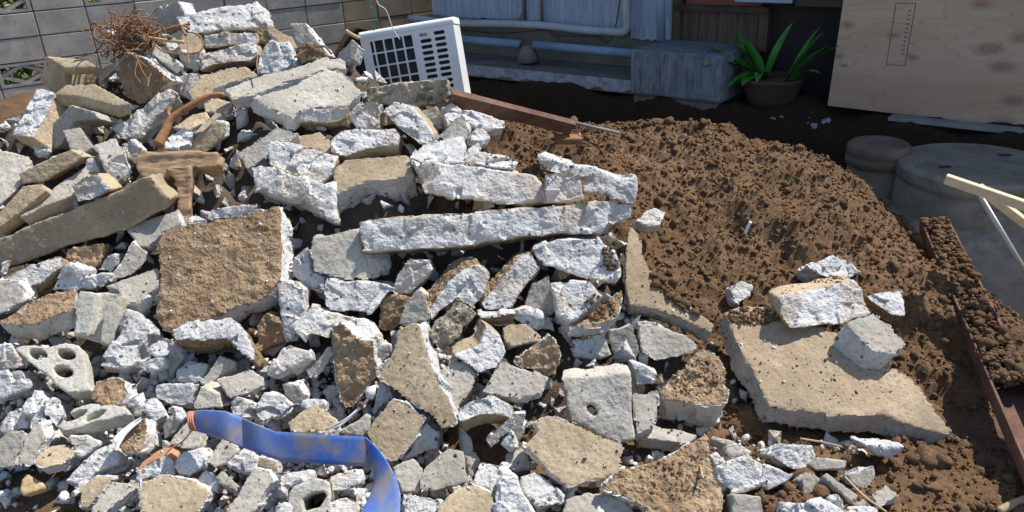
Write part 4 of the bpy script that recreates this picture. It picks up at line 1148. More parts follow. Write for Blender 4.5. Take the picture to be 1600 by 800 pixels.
def prism(poly, nrm, ext, lift, base=None, jag=True):
    """closed prism from an outline: front ring on its plane in space, back ring displaced"""
    poly = np.array(poly, float)
    ctr = poly.mean(0)
    p0 = anchor(*ctr) if base is None else np.array(base)
    d = ray(*ctr); d = d / np.linalg.norm(d)
    p0 = p0 - d * lift
    n = np.array(nrm, float); n /= np.linalg.norm(n)
    k = 0
    while -(n @ d) < 0.42 and k < 20:
        n = n - d * 0.06; n /= np.linalg.norm(n); k += 1
    pts = [at_plane(x, y, p0, n) for x, y in poly]
    if jag:
        out = []
        for i, a in enumerate(pts):
            b = pts[(i + 1) % len(pts)]
            L = np.linalg.norm(b - a)
            m_ = max(1, int(L / 0.045))
            e = (b - a) / max(L, 1e-6); side = np.cross(n, e)
            for j in range(m_):
                q = a + (b - a) * j / m_
                if j:
                    q = q + side * rng.uniform(-0.10, 0.10) * min(L / m_, 0.05)
                out.append(q)
        pts = out
    pts = np.array(pts)
    depth = (p0 - CPOS) @ _f
    if isinstance(ext, tuple):
        w = _r * ext[0] * depth / FPX - _u * ext[1] * depth / FPX + _f * ext[2]
        if w @ n > -0.03:
            w = w - n * (0.03 + w @ n)
    else:
        w = -n * ext
    c = pts.mean(0)
    back = c + (pts - c) * (rng.uniform(0.93, 1.0, (len(pts), 1)) if jag else 1.0) + w
    return pts, back, n, p0, w

def ring_mesh(bm, pts, back):
    f1 = [bm.verts.new(tuple(p)) for p in pts]
    f2 = [bm.verts.new(tuple(p)) for p in back]
    m_ = len(f1)
    bm.faces.new(f1); bm.faces.new(f2[::-1])
    for i in range(m_):
        j = (i + 1) % m_
        bm.faces.new((f1[i], f2[i], f2[j], f1[j]))

def px_poly(tile, txt):
    ox, oy = TILE[tile]
    return [(ox + float(a) / 4, oy + float(b) / 4) for a, b in (q.split(',') for q in txt.split())]

NAMES = dict(slab='concrete_slab', chunk='concrete_chunk', beam='concrete_beam', stone='stone')
CATS = dict(slab='concrete slab', chunk='concrete chunk', beam='concrete beam', stone='stone')

def start_piece(name, label, cat, group, prisms, kind, holes=(), pits=(), amp=1.0):
    """prisms = list of (pts, back, n, p0, w); joined by voxel remesh into one body"""
    bm = bmesh.new()
    for pr in prisms:
        ring_mesh(bm, pr[0], pr[1])
    bmesh.ops.recalc_face_normals(bm, faces=bm.faces)
    allv = np.array([v.co[:] for v in bm.verts])
    c = (allv.min(0) + allv.max(0)) / 2
    bmesh.ops.translate(bm, verts=bm.verts, vec=Vector(-c))
    area = sum(f.calc_area() for f in bm.faces)
    me = bpy.data.meshes.new(name); bm.to_mesh(me); bm.free()
    o = bpy.data.objects.new(name, me); COL.objects.link(o)
    o.location = c
    vox = float(np.clip(math.sqrt(area) / 62, 0.0050, 0.0088))
    for h in holes:
        b = bmesh.new(); ring_mesh(b, h[0] - c, h[1] - c); bmesh.ops.recalc_face_normals(b, faces=b.faces)
        cm = bpy.data.meshes.new('cut'); b.to_mesh(cm); b.free()
        co = bpy.data.objects.new('cut', cm); COL.objects.link(co); co.location = c; CUT.append(co)
        md = o.modifiers.new('b', 'BOOLEAN'); md.object = co; md.operation = 'DIFFERENCE'; md.solver = 'EXACT'
    md = o.modifiers.new('r', 'REMESH'); md.mode = 'VOXEL'; md.voxel_size = vox; md.adaptivity = 0.0
    if label:
        tag(o, label, cat, group)
    raw.append((o, dict(prisms=prisms, kind=kind, vox=vox, c=c, amp=amp, pits=pits)))
    return o

def parse_ext(s):
    return float(s) if ',' not in s else tuple(float(q) for q in s.split(','))

for line in PIECES.strip().splitlines():
    nm, label, tile, poly, nr, ext, kd, lift = line.split(';')
    nvec = NCODE[nr] if nr in NCODE else tuple(float(q) for q in nr.split(','))
    pr = prism(px_poly(tile, poly), nvec, parse_ext(ext), float(lift))
    cuts = []
    if 'black hole' in label:
        n_, p0_ = pr[2], pr[3]
        for outl in ([(915, 634), (921, 630), (929, 633), (935, 645), (933, 652), (925, 651), (916, 643)], [(935, 664), (938, 663), (940, 666), (937, 668)]):
            hp_ = np.array([at_plane(x, y, p0_, n_) for x, y in outl])
            cuts.append((hp_ + n_ * 0.03, hp_ - n_ * 0.075))
    start_piece(NAMES[nm], label, CATS[nm], 'broken concrete of the pile' if nm != 'stone' else None, [pr], kd, cuts)

# gutter block on its side (an L of cast concrete)
ab = anchor(140, 125)
pl = lambda t_, s_: px_poly(t_, s_)
g1 = prism(pl('A', '245,500 280,348 400,420 405,545 480,660 340,600'), (-.4, -.88, .25), .16, .08, ab, False)
g2 = prism(pl('A', '280,348 540,368 620,420 400,425'), (0, -.55, .83), (0, 9, .03), .10, ab, False)
g3 = prism(pl('A', '400,425 620,420 600,525 405,530'), (.15, -.9, .35), .04, -.10, ab, False)
g4 = prism(pl('A', '335,590 410,528 600,520 825,645 740,665 480,600'), (-.1, -.6, .8), (-2, 17, .03), .12, ab, False)
start_piece('gutter_block', 'tan L-shaped gutter block tipped on its side at the top left', 'concrete block', None, [g1, g2, g3, g4], 'T', amp=0.25)
# upright broken hollow block
ab = anchor(155, 480)
g1 = prism(pl('I', '460,310 495,215 605,230 560,500 465,490'), (.05, -.8, .6), .06, .10, ab)
g2 = prism(pl('I', '620,545 660,300 770,235 755,390 690,560'), (.1, -.75, .65), .06, .10, ab)
g3 = prism(pl('I', '495,225 770,240 755,300 640,545 460,490'), (.05, -.8, .6), .04, .06, ab)
start_piece('hollow_block', 'broken hollow block standing upright with its open cell in shade', 'concrete block', None, [g1, g2, g3], 'c', amp=0.8)
# hollow block lying with three round cells
def ell(cx, cy, rx, ry, n=18, rot=0.0):
    return [(cx + rx * math.cos(a) * math.cos(rot) - ry * math.sin(a) * math.sin(rot), cy + rx * math.cos(a) * math.sin(rot) + ry * math.sin(a) * math.cos(rot)) for a in np.linspace(0, 2 * math.pi, n, endpoint=False)]
ab = anchor(90, 575)
nb_ = (.05, -.62, .78)
body = prism([(21, 545), (32, 539), (78, 541), (101, 535), (123, 539), (132, 559), (135, 597), (143, 611), (125, 613), (106, 613), (60, 578)], nb_, (1, 19, .06), .08, ab)
holes = []
for (cx0, cy0, rx, ry) in ((59, 553, 15, 8), (103, 553, 15, 8), (98, 580, 16, 9)):
    h = prism(ell(cx0, cy0, rx, ry, rot=0.25), nb_, 0.2, .08, body[3] + ray(90, 575) / np.linalg.norm(ray(90, 575)) * 0.08, False)
    holes.append((h[0] + h[2] * 0.03, h[1]))
start_piece('hollow_block', 'broken hollow block lying at the left with three round open cells', 'concrete block', None, [body], 'c', holes, amp=0.45)
ab = anchor(150, 650)
nb_ = (.0, -.5, .86)
body = prism(pl('M', '360,265 460,150 560,120 790,145 835,200 780,190 400,292'), nb_, (-1, 21, .04), .08, ab)
holes = []
for (cx0, cy0, rx, ry) in ((118, 649, 20, 5.5), (148, 649, 19, 5)):
    h = prism(ell(cx0, cy0, rx, ry, rot=-0.42), nb_, 0.2, .08, body[3] + ray(150, 650) / np.linalg.norm(ray(150, 650)) * 0.08, False)
    holes.append((h[0] + h[2] * 0.03, h[1]))
start_piece('hollow_block', 'half-buried hollow block with two long slots at the lower left', 'concrete block', None, [body], 'c', holes, amp=0.45)
ab = anchor(485, 775)
nb_ = (.05, -.72, .69)
body = prism(pl('N', '200,690 240,640 390,590 460,610 468,700 440,840 200,850'), nb_, .16, .07, ab)
h = prism(pl('N', '285,720 330,685 420,668 440,700 400,770 300,800'), nb_, 0.25, .07, body[3] + ray(485, 775) / np.linalg.norm(ray(485, 775)) * 0.07, False)
start_piece('hollow_block', 'broken block end with a dark cell opening inside the hose bend', 'concrete block', None, [body], 'c', [(h[0] + h[2] * 0.03, h[1])], amp=0.8)
# weathered T of timber
ab = anchor(275, 275)
w1 = prism(pl('E', '830,160 870,140 1000,150 1180,140 1290,150 1360,150 1370,230 1310,260 1180,235 1060,245 1040,310 920,310 860,290'), (0, -.8, .6), .09, .12, ab)
w2 = prism(pl('E', '1035,250 1190,230 1185,420 1170,600 1130,605 1110,450 1090,330'), (.05, -.88, .45), .05, .13, ab)
start_piece('weathered_timber', 'weathered T-shaped piece of brown timber with a hanging stake', 'timber', None, [w1, w2], 'w', amp=0.8)

# ---- evaluate all remeshes at once, then roughen
bpy.context.view_layer.update()
dg = bpy.context.evaluated_depsgraph_get()
done = []
for o, inf in raw:
    done.append((o, inf, bpy.data.meshes.new_from_object(o.evaluated_get(dg))))
for o, inf, me in done:
    o.modifiers.clear()
    old = o.data
    o.data = me
    bpy.data.meshes.remove(old)
for co in CUT:
    m_ = co.data
    bpy.data.objects.remove(co); bpy.data.meshes.remove(m_)

def worley3(p, seed):
    """signed offset of tilted planes, one per random cell"""
    i = np.floor(p).astype(np.int64)
    best = np.full(len(p), 9.0); out = np.zeros(len(p))
    for dx in (-1, 0, 1):
        for dy in (-1, 0, 1):
            for dz in (-1, 0, 1):
                cx, cy, cz = i[:, 0] + dx, i[:, 1] + dy, i[:, 2] + dz
                h1 = _hash(cx, cy, cz, seed); h2 = _hash(cx, cy, cz, seed + 1); h3 = _hash(cx, cy, cz, seed + 2)
                ex, ey, ez = p[:, 0] - cx - h1, p[:, 1] - cy - h2, p[:, 2] - cz - h3
                d = ex * ex + ey * ey + ez * ez
                m_ = d < best
                best = np.where(m_, d, best)
                out = np.where(m_, ex * (h2 - .5) * 0.5 + ey * (h3 - .5) * 0.5 + ez * (h1 - .5) * 0.5 + (h1 + h2 - 1) * 0.09, out)
    return out

def roughen(me, inf, c, amp):
    n = len(me.vertices)
    co = np.empty(n * 3, np.float32); me.vertices.foreach_get('co', co); co = co.reshape(-1, 3).astype(float)
    nr = np.empty(n * 3, np.float32); me.vertex_normals.foreach_get('vector', nr); nr = nr.reshape(-1, 3).astype(float)
    vox = inf['vox']
    mat, mode = KIND[inf['kind']]
    cap = np.zeros(n)
    for pts, back, nn, p0, w in inf['prisms']:
        dF = np.abs((co + c - p0) @ nn)
        dB = np.abs((co + c - p0 - w) @ nn)
        cap = np.maximum(cap, ((dF < 1.3 * vox) | (dB < 1.3 * vox)) & (np.abs(nr @ nn) > 0.6))
    if mode == 'side':
        cap = 1 - cap
    elif mode == 'none':
        cap[:] = 0
    elif mode == 'all':
        cap[:] = 1
    seed = int(abs(c[0] * 1000) + abs(c[1] * 700)) % 900
    q = co + c
    # fracture facets: small planes meeting at creases
    g = worley3(q / 0.075, seed)
    br = g * 0.046 + fbm(q * 8, 2, seed) * 0.0055 + fbm(q * 32, 3, seed + 5, 0.6) * 0.0024
    rid = 1 - np.abs(vnoise(q * 22, seed + 9))
    br = br - np.clip(rid - 0.86, 0, 1) * 0.015
    cs = fbm(q * 6, 2, seed + 2) * 0.004 + fbm(q * 40, 3, seed + 3, 0.6) * 0.0016
    if mat == 'soil':
        cs = cs + np.clip(fbm(q * 28, 3, seed + 8, 0.65), -0.6, 1.2) * 0.0065
    if mat == 'moss':
        cs = cs + fbm(q * 45, 3, seed + 8, 0.65) * 0.004
    if mat == 'wood':
        cs = fbm(q * np.array([7, 24, 48.]), 3, seed, 0.6) * 0.0045 + fbm(q * 14, 2, seed + 4) * 0.008
    disp = amp * np.where(cap > 0.5, cs, br)
    co2 = co + nr * disp[:, None]
    for (pc_, rad, dep, nn) in inf['pits']:
        r_ = np.linalg.norm(co + c - pc_ + 0.006 * np.stack([vnoise(q * 40, 1), vnoise(q * 40, 2), vnoise(q * 40, 3)], 1), axis=1)
        co2 -= nn[None] * (dep * (1 - smooth(rad * 0.8, rad * 1.1, r_)))[:, None] * ((nr @ nn) > 0.3)[:, None]
    me.vertices.foreach_set('co', co2.ravel().astype(np.float32))
    at = me.attributes.new('cap', 'FLOAT', 'POINT')
    at.data.foreach_set('value', cap.astype(np.float32))
    me.materials.clear()
    me.materials.append(MAT[mat])
    me.shade_smooth()
    me.update()
    me.set_sharp_from_angle(angle=R(44))

for o, inf, me in done:
    roughen(me, inf, np.array(o.location), inf['amp'])
NTRI = sum(len(me.polygons) for _, _, me in done) * 2
print('PIECES', len(done), 'TRIS', NTRI)

# ------------------------------------------------------------------ air conditioner
ac_n = np.array([-.12, -.97, .16]); ac_n /= np.linalg.norm(ac_n)
ac_p = at_y(640, 100, 4.5)
TL, TR, BR = (at_plane(x, y, ac_p, ac_n) for x, y in ((561, 54), (705, 29), (723, 152)))
AX = (TR - TL); ACW = np.linalg.norm(AX); AX /= ACW
AZ = np.cross(ac_n, AX) * -1
AZ = AZ if AZ[2] > 0 else -AZ
ACH = max(0.42, abs((TR - BR) @ AZ))
AY = -ac_n                                    # into the casing
O_ = TL - AZ * ACH
acm = thing('air_conditioner', 'white outdoor air conditioner unit standing tilted on the back of the pile', 'air conditioner', tuple(O_ + AX * ACW / 2))
def P3(x, y, z):
    return O_ + AX * x + AY * y + AZ * z
KX = ACW * 0.585                               # crease: right part angles back
def front(x):
    return 0.0 if x < KX else (x - KX) * 0.14
D_ = 0.24
m = MB()
# casing shell: back, sides, top, bottom as slabs with the front open
def slab8(m, pts):
    m.add(pts, [(0, 1, 2, 3), (7, 6, 5, 4), (0, 4, 5, 1), (1, 5, 6, 2), (2, 6, 7, 3), (3, 7, 4, 0)])
def plate(m, x0, x1, z0, z1, y0a, y1a, th):
    slab8(m, [P3(x0, y0a, z0), P3(x1, y1a, z0), P3(x1, y1a, z1), P3(x0, y0a, z1), P3(x0, y0a + th, z0), P3(x1, y1a + th, z0), P3(x1, y1a + th, z1), P3(x0, y0a + th, z1)])
plate(m, 0, 0.012, 0, ACH, 0.002, 0.002, D_)
plate(m, ACW - 0.012, ACW, 0, ACH, front(ACW) + 0.002, front(ACW) + 0.002, D_ - front(ACW))
plate(m, 0.012, ACW - 0.012, 0, ACH, D_ - 0.01, D_ - 0.01, 0.01)
plate(m, 0.012, ACW - 0.012, 0, 0.012, 0.004, 0.06, D_ - 0.075)
m.build('casing', 'white_plastic', acm)
# top lid, rounded, follows the crease
m = MB()
prof = [(-0.004, -0.026), (-0.006, -0.008), (0.002, 0.006), (0.02, 0.012), (D_ - 0.02, 0.012), (D_, 0.0), (D_, -0.026)]
vs, fs = [], []
for x in (-0.004, 0.006, KX, ACW - 0.006, ACW + 0.004):
    for (y, z) in prof:
        yy = y + front(min(max(x, 0), ACW)) * (1 if y < D_ / 2 else 0)
        vs.append(P3(x, yy, ACH + z))
k = len(prof)
for i in range(4):
    for j in range(k - 1):
        fs.append((i * k + j, (i + 1) * k + j, (i + 1) * k + j + 1, i * k + j + 1))
fs += [tuple(range(k)), tuple(range(4 * k, 5 * k))[::-1]]
m.add(vs, fs); m.build('top_lid', 'white_plastic', acm, True)
def holed(m, x0, x1, z0, z1, rx, rz, rr, th=0.012, n=6):
    """a rectangular cell with a rounded opening, given real depth"""
    cx, cz = (x0 + x1) / 2, (z0 + z1) / 2
    inner, outer = [], []
    for q, (sx, sz) in enumerate(((1, 1), (-1, 1), (-1, -1), (1, -1))):
        for j in range(n + 1):
            a = math.pi / 2 * (q + j / n)
            ix = cx + sx * (rx - rr) + rr * math.cos(a); iz = cz + sz * (rz - rr) + rr * math.sin(a)
            inner.append((ix, iz))
            if j == n // 2:
                outer.append((cx + sx * (x1 - x0) / 2, cz + sz * (z1 - z0) / 2))
            elif (j < n // 2) == (q % 2 == 0):
                outer.append((cx + sx * (x1 - x0) / 2, iz))
            else:
                outer.append((ix, cz + sz * (z1 - z0) / 2))
    N4 = len(inner)
    vs = [P3(x, front(x), z) for x, z in outer] + [P3(x, front(x), z) for x, z in inner] + [P3(x, front(x) + th, z) for x, z in inner]
    fs = []
    for i in range(N4):
        j = (i + 1) % N4
        fs += [(i, j, N4 + j, N4 + i), (N4 + i, N4 + j, 2 * N4 + j, 2 * N4 + i)]
    m.add(vs, fs)
zt, zb = ACH - 0.045, ACH * 0.06
x_l, x_r = ACW * 0.09, KX - 0.012
m = MB()
cols = [x_l, x_l + (x_r - x_l) * 0.10] + [x_l + (x_r - x_l) * (0.10 + 0.225 * i) for i in range(1, 5)]
rows = [zb + (zt - zb) * i / 5 for i in range(6)]
for i in range(5):
    for j in range(5):
        w2, h2 = (cols[i + 1] - cols[i]) / 2, (rows[j + 1] - rows[j]) / 2
        holed(m, cols[i], cols[i + 1], rows[j], rows[j + 1], w2 - 0.0045, h2 - 0.0045, 0.004)
m.build('fan_grille', 'white_plastic', acm)
m = MB()
xv0, xv1 = KX + 0.018, ACW - 0.045
nr_ = 11
for i in range(2):
    for j in range(nr_):
        x0 = xv0 + (xv1 - xv0) * i / 2; x1 = xv0 + (xv1 - xv0) * (i + 1) / 2
        z0 = zb + (zt - zb) * j / nr_; z1 = zb + (zt - zb) * (j + 1) / nr_
        if i == 0 and j == nr_ - 1:
            plate(m, x0, x1, z0, z1, front(x0), front(x1), 0.006)
            continue
        hz_ = (z1 - z0) / 2
        holed(m, x0, x1, z0, z1, (x1 - x0) / 2 - 0.009, hz_ - 0.0065, hz_ - 0.007)
m.build('vent_panel', 'white_plastic', acm)
# margins of the front
m = MB()
for (x0, x1, z0, z1) in ((0.0, x_l, 0, ACH - 0.026), (x_l, x_r, zt, ACH - 0.026), (x_l, x_r, 0, zb), (x_r, KX, 0, ACH - 0.026), (KX, xv0, 0, ACH - 0.026), (xv1, ACW, 0, ACH - 0.026), (xv0, xv1, zt, ACH - 0.026), (xv0, xv1, 0, zb)):
    plate(m, x0, x1, z0, z1, front(x0), front(x1), 0.002)
m.build('front_frame', 'white_plastic', acm)
m = MB(); plate(m, 0.014, ACW - 0.014, 0.014, ACH - 0.03, 0.045, 0.075, 0.02); m.build('coil', 'dark_coil', acm)
m = MB()
xb = xv0 + 0.008; zb2 = zb + (zt - zb) * (nr_ - 1) / nr_ + 0.004
for i in range(5):
    plate(m, xb + 0.004 + i * 0.009, xb + 0.008 + i * 0.009, zb2 + 0.006, zb2 + 0.022, front(xb) - 0.0035, front(xb) - 0.003, 0.002)
m.build('badge_slots', 'dark_coil', acm)
# support under the unit: earth filled core already slopes there; a timber baulk carries it
m = MB(); m.box(P3(-0.02, 0.0, -0.10) , AX * (ACW + 0.06), AY * 0.22, AZ * 0.10)
tag(m.build('timber_baulk', 'wood', None, bevel=0.01), 'brown timber baulk carrying the air conditioner', 'timber')
# strings hanging down to it from above the picture
MAT['green_string'] = plain('green_string', (0.02, 0.25, 0.15), 0.6)
MAT['white_string'] = plain('white_string', (0.62, 0.6, 0.66), 0.7)
topz = at_y(575, -60, 4.55)
m = MB(); m.tube(bez([topz, at_y(578, 4, 4.52), at_y(585, 20, 4.5), at_y(584, 48, 4.49)], 16), 0.0035, 6); tag(m.build('string', 'green_string', None, True), 'green string hanging down to the air conditioner', 'string')
m = MB(); m.tube(bez([topz + np.array([0.03, 0, 0]), at_y(588, 0, 4.52), at_y(603, 16, 4.5), at_y(614, 45, 4.48), at_y(625, 62, 4.47)], 20), 0.0028, 6); tag(m.build('string', 'white_string', None, True), 'white string draped onto the air conditioner', 'string')

# ------------------------------------------------------------------ blue lay-flat hose
t = NT('blue_lay_flat_hose')
n = t.noise(9, 5, 0.65)
c = t.mix(t.ramp(n, [(0.47, 0), (0.60, 1)]), (0.022, 0.11, 0.42), (0.22, 0.185, 0.165))
c = t.mix(t.ramp(t.noise(3.5, 3, 0.6), [(0.42, 0), (0.6, 0.6)]), c, (0.19, 0.20, 0.25))
c = t.mix(t.ramp(t.noise(26, 4, 0.6), [(0.5, 0), (0.72, 0.5)]), c, (0.27, 0.22, 0.18))
c = t.mix(t.ramp(t.noise(5, 3), [(0.55, 0), (0.7, 0.6)]), c, (0.035, 0.13, 0.5))
MAT['hose'] = t.out(c, t.bump(t.noise(60, 3), 0.15, 0.003), 0.55)
t.b.inputs['Specular IOR Level'].default_value = 0.35
hose = thing('lay_flat_hose', 'muddy blue flat hose folded over the rubble at the bottom left', 'hose', tuple(anchor(450, 700)))
def hose_strip(pairs, lifts, thick):
    """pairs of edge pixels -> flattened tube sections"""
    vs, fs = [], []
    S = 14
    for (a, b), lf, th in zip(pairs, lifts, thick):
        mid = ((a[0] + b[0]) / 2, (a[1] + b[1]) / 2)
        base = anchor(*mid); d = ray(*mid); d /= np.linalg.norm(d)
        base = base - d * lf
        nn = np.array([0.05, -0.8, 0.6])
        A, B = at_plane(*a, base, nn), at_plane(*b, base, nn)
        c0, h = (A + B) / 2, (A - B) / 2
        nn2 = np.cross(h, [1.0, 0.2, 0]); nn2 = nn / np.linalg.norm(nn)
        for k in range(S):
            w = 2 * math.pi * k / S
            x, y = math.cos(w), math.sin(w)
            x = math.copysign(abs(x) ** 0.8, x); y = math.copysign(abs(y) ** 0.35, y)
            vs.append(c0 + h * x + nn2 * y * th)
    n_ = len(pairs)
    for i in range(n_ - 1):
        for k in range(S):
            k2 = (k + 1) % S
            fs.append((i * S + k, i * S + k2, (i + 1) * S + k2, (i + 1) * S + k))
    fs.append(tuple(range(S))); fs.append(tuple(range((n_ - 1) * S, n_ * S))[::-1])
    return vs, fs
def dens(pairs, vals, m_):
    f_ = np.linspace(0, len(pairs) - 1, m_)
    pa = [(np.interp(f, range(len(pairs)), [a[0] for a, _ in pairs]), np.interp(f, range(len(pairs)), [a[1] for a, _ in pairs])) for f in f_]
    pb = [(np.interp(f, range(len(pairs)), [b[0] for _, b in pairs]), np.interp(f, range(len(pairs)), [b[1] for _, b in pairs])) for f in f_]
    x = np.linspace(0, len(vals) - 1, len(pa))
    return [((p[0], p[1]), (q[0], q[1])) for p, q in zip(pa, pb)], [np.interp(x, range(len(v)), v) for v in zip(*vals)]
pr_, (lf_, th_) = dens([((294, 643), (298, 671)), ((318, 640), (330, 681)), ((352, 642), (358, 690)), ((378, 652), (380, 700)), ((400, 662), (402, 708)), ((430, 674), (440, 721)), ((500, 679), (510, 725)), ((569, 682), (578, 730))],
                       [(.16, .018), (.175, .014), (.19, .006), (.165, .004), (.18, .004), (.165, .004), (.185, .004), (.19, .004)], 22)
vs, fs = hose_strip(pr_, lf_, th_)
MB().add(vs, fs).build('hose_run', 'hose', hose, True).data.set_sharp_from_angle(angle=R(40))
pr_, (lf_, th_) = dens([((571, 682), (579, 731)), ((590, 700), (584, 744)), ((606, 722), (583, 760)), ((619, 746), (576, 778)), ((626, 772), (566, 796)), ((624, 830), (552, 834))],
                       [(.19, .004), (.20, .004), (.20, .005), (.19, .005), (.18, .005), (.17, .005)], 16)
vs, fs = hose_strip(pr_, lf_, th_)
MB().add(vs, fs).build('hose_run', 'hose', hose, True).data.set_sharp_from_angle(angle=R(40))
MAT['orange_twine'] = plain('orange_twine', (0.5, 0.2, 0.12), 0.7)
a0 = anchor(296, 657) - ray(296, 657) / np.linalg.norm(ray(296, 657)) * 0.17
m = MB()
hx_ = (at_plane(297, 644, a0, np.array([.05, -.8, .6])) - at_plane(300, 672, a0, np.array([.05, -.8, .6]))) / 2
cen = at_plane(299, 658, a0, np.array([.05, -.8, .6]))
nn = np.array([.05, -.8, .6])
for off in (0.0, 0.007, 0.013):
    m.tube([cen + np.array([off, 0, 0]) + hx_ * 1.03 * math.cos(w) + nn * 0.026 * math.sin(w) for w in np.linspace(0, 2 * math.pi, 20)], 0.0035, 5)
m.tube(bez([cen - hx_, at_plane(285, 690, a0, nn), at_plane(268, 700, a0, nn), at_plane(258, 712, a0, nn)], 14), 0.0025, 5)
m.build('tie_cord', 'orange_twine', hose, True)

# ------------------------------------------------------------------ wood, roots, twine, steel
def on(px, py, lift=0.03):
    p = anchor(px, py); d = ray(px, py); return p - d / np.linalg.norm(d) * lift
m = MB()
path = bez([on(246, 226, .10), on(258, 205, .12), on(268, 186, .15), on(298, 165, .18), on(328, 150, .20), on(350, 148, .20)], 30)
m.tube(path, list(np.linspace(0.021, 0.011, len(path))), 10)
m.tube(bez([on(268, 186, .15), on(263, 176, .16), on(266, 168, .17)], 8), 0.008, 7)
tag(m.build('branch', 'branch', None, True), 'reddish brown bent branch lying among the upper rubble', 'branch')
# tangle of roots
rt = thing('root_tangle', 'tangle of rust-brown roots and wire at the top of the pile', 'roots', tuple(on(200, 60, .1)))
m = MB(); rg = random.Random(4)
cR = on(207, 56, .16)
for k in range(360):
    c0 = cR + np.array([rg.gauss(0.0, .06), rg.gauss(0, .045), rg.gauss(-.005, .042)])
    pts = [c0]
    dv = np.array([rg.gauss(0, 1), rg.gauss(0, .6), rg.gauss(0, .6)]); dv /= np.linalg.norm(dv)
    L = rg.uniform(.02, .06) if k % 9 else rg.uniform(.07, .11)
    for j in range(4):
        pts.append(pts[-1] + dv * L / 2)
        dv = dv + np.array([rg.gauss(0, .9), rg.gauss(0, .8), rg.gauss(0, .8)]); dv /= np.linalg.norm(dv)
    m.tube(bez(pts, 12), rg.choice([.001, .0013, .0018, .0025, .004]), 4)
for pts, r_ in (([(232, 68), (206, 68), (180, 65), (160, 67), (149, 60), (147, 50), (152, 45), (160, 52), (172, 60)], .0055), ([(195, 60), (188, 40), (195, 28), (210, 25), (222, 33)], .004), ([(228, 58), (260, 45), (285, 40), (296, 45)], .006), ([(290, 55), (285, 42), (297, 37)], .007),
                ([(235, 62), (255, 80), (285, 84), (313, 80), (315, 60), (300, 50)], .004), ([(293, 60), (293, 80), (296, 100)], .003), ([(212, 85), (222, 110), (234, 128)], .0025), ([(236, 115), (232, 125), (231, 135)], .0025), ([(215, 95), (211, 115), (220, 130)], .002),
                ([(150, 48), (185, 68), (230, 105)], .0025), ([(178, 60), (172, 42), (182, 30), (200, 22)], .0015), ([(205, 30), (228, 32), (235, 40), (222, 44)], .003)):
    m.tube(bez([on(x, y, .19) for x, y in pts], 26), r_, 6)
r_o = m.build('root_strands', 'root', rt, True); r_o['kind'] = 'stuff'
m = MB(); m.tube(bez([on(232, 59, .2), on(258, 63, .2), on(287, 66, .2)], 8), [.007] * 3 + [.009] * 3 + [.008] * 3 if False else .008, 8); tag(m.build('stick', 'straw', None, True), 'pale peeled stick poking out of the root tangle', 'stick')
MAT['blue_cloth'] = plain('blue_cloth', (0.04, 0.12, 0.5), 0.8)
vs, fs = [], []
for i in range(9):
    for j in range(7):
        p = on(205 + 15 * i / 8, 66 - 12 * j / 6 - 4 * i / 8, .17 + .02 * rg.random())
        vs.append(p)
for i in range(8):
    for j in range(6):
        fs.append((i * 7 + j, i * 7 + j + 1, (i + 1) * 7 + j + 1, (i + 1) * 7 + j))
o = MB().add(vs, fs).build('cloth_scrap', 'blue_cloth', None, True)
sd = o.modifiers.new('s', 'SOLIDIFY'); sd.thickness = 0.004
tag(o, 'scrap of bright blue cloth caught in the roots', 'cloth')
# white sheeting round the tan chunk at lower left
vs, fs = [], []
rows_ = [((705, 345), (728, 432)), ((745, 300), (752, 380)), ((800, 250), (790, 318)), ((860, 212), (838, 262)), ((886, 200), (880, 222))]
for (a, b) in rows_:
    for j in range(5):
        f = j / 4
        x, y = a[0] + (b[0] - a[0]) * f, a[1] + (b[1] - a[1]) * f
        vs.append(on(x / 4, 600 + y / 4, .125 + .012 * math.sin(j * 2.2 + a[0])))
for i in range(4):
    for j in range(4):
        fs.append((i * 5 + j, i * 5 + j + 1, (i + 1) * 5 + j + 1, (i + 1) * 5 + j))
MAT['sheeting'] = plain('white_sheeting', (0.72, 0.72, 0.75), 0.5, 0.06)
o = MB().add(vs, fs).build('plastic_sheeting', 'sheeting', None, True)
sd = o.modifiers.new('s', 'SOLIDIFY'); sd.thickness = 0.006
ss = o.modifiers.new('u', 'SUBSURF'); ss.levels = 2; ss.render_levels = 2
tag(o, 'strip of white plastic sheeting along a tan-faced chunk, lower left', 'sheeting')
# pale cord
m = MB(); m.tube(bez([on(586, 610, .12), on(560, 640, .11), on(535, 662, .10), on(513, 678, .10)], 14), .004, 6); m.tube(bez([on(584, 613, .12), on(562, 636, .12), on(540, 655, .12), on(508, 672, .10)], 14), .003, 6)
tag(m.build('cord', 'white_string', None, True), 'grey doubled cord stretched above the blue hose', 'cord')
# straws and twigs
for pts, r_, lab in (([(1062, 695), (1070, 692), (1080, 700), (1092, 722), (1098, 747)], .0035, 'curved dry straw lying on the soil-covered triangular slab'), ([(1250, 685), (1290, 692), (1330, 702)], .003, 'straight brown twig under the largest flat slab'), ([(1320, 745), (1350, 775), (1385, 800)], .003, 'dry stalk crossing the thin grey bar, bottom right'),
                     ([(403, 262), (401, 290), (404, 316)], .003, 'slim rusty wire standing by the rough white lump')):
    if lab.startswith('slim rusty'):
        pts = [(403, 88), (401, 100), (404, 118)]
    m = MB(); m.tube(bez([on(x, y, .13) for x, y in pts], 12), r_, 5)
    tag(m.build('straw' if 'wire' not in lab else 'wire', 'straw' if 'wire' not in lab else 'root', None, True), lab, 'straw' if 'wire' not in lab else 'wire', 'dry straws and twigs')
m = MB(); m.tube(bez([on(460, 90, .16), on(480, 78, .18), on(505, 72, .18), on(518, 84, .16)], 14), .005, 6); tag(m.build('root', 'root', None, True), 'brown root arching over the rear crest', 'root')
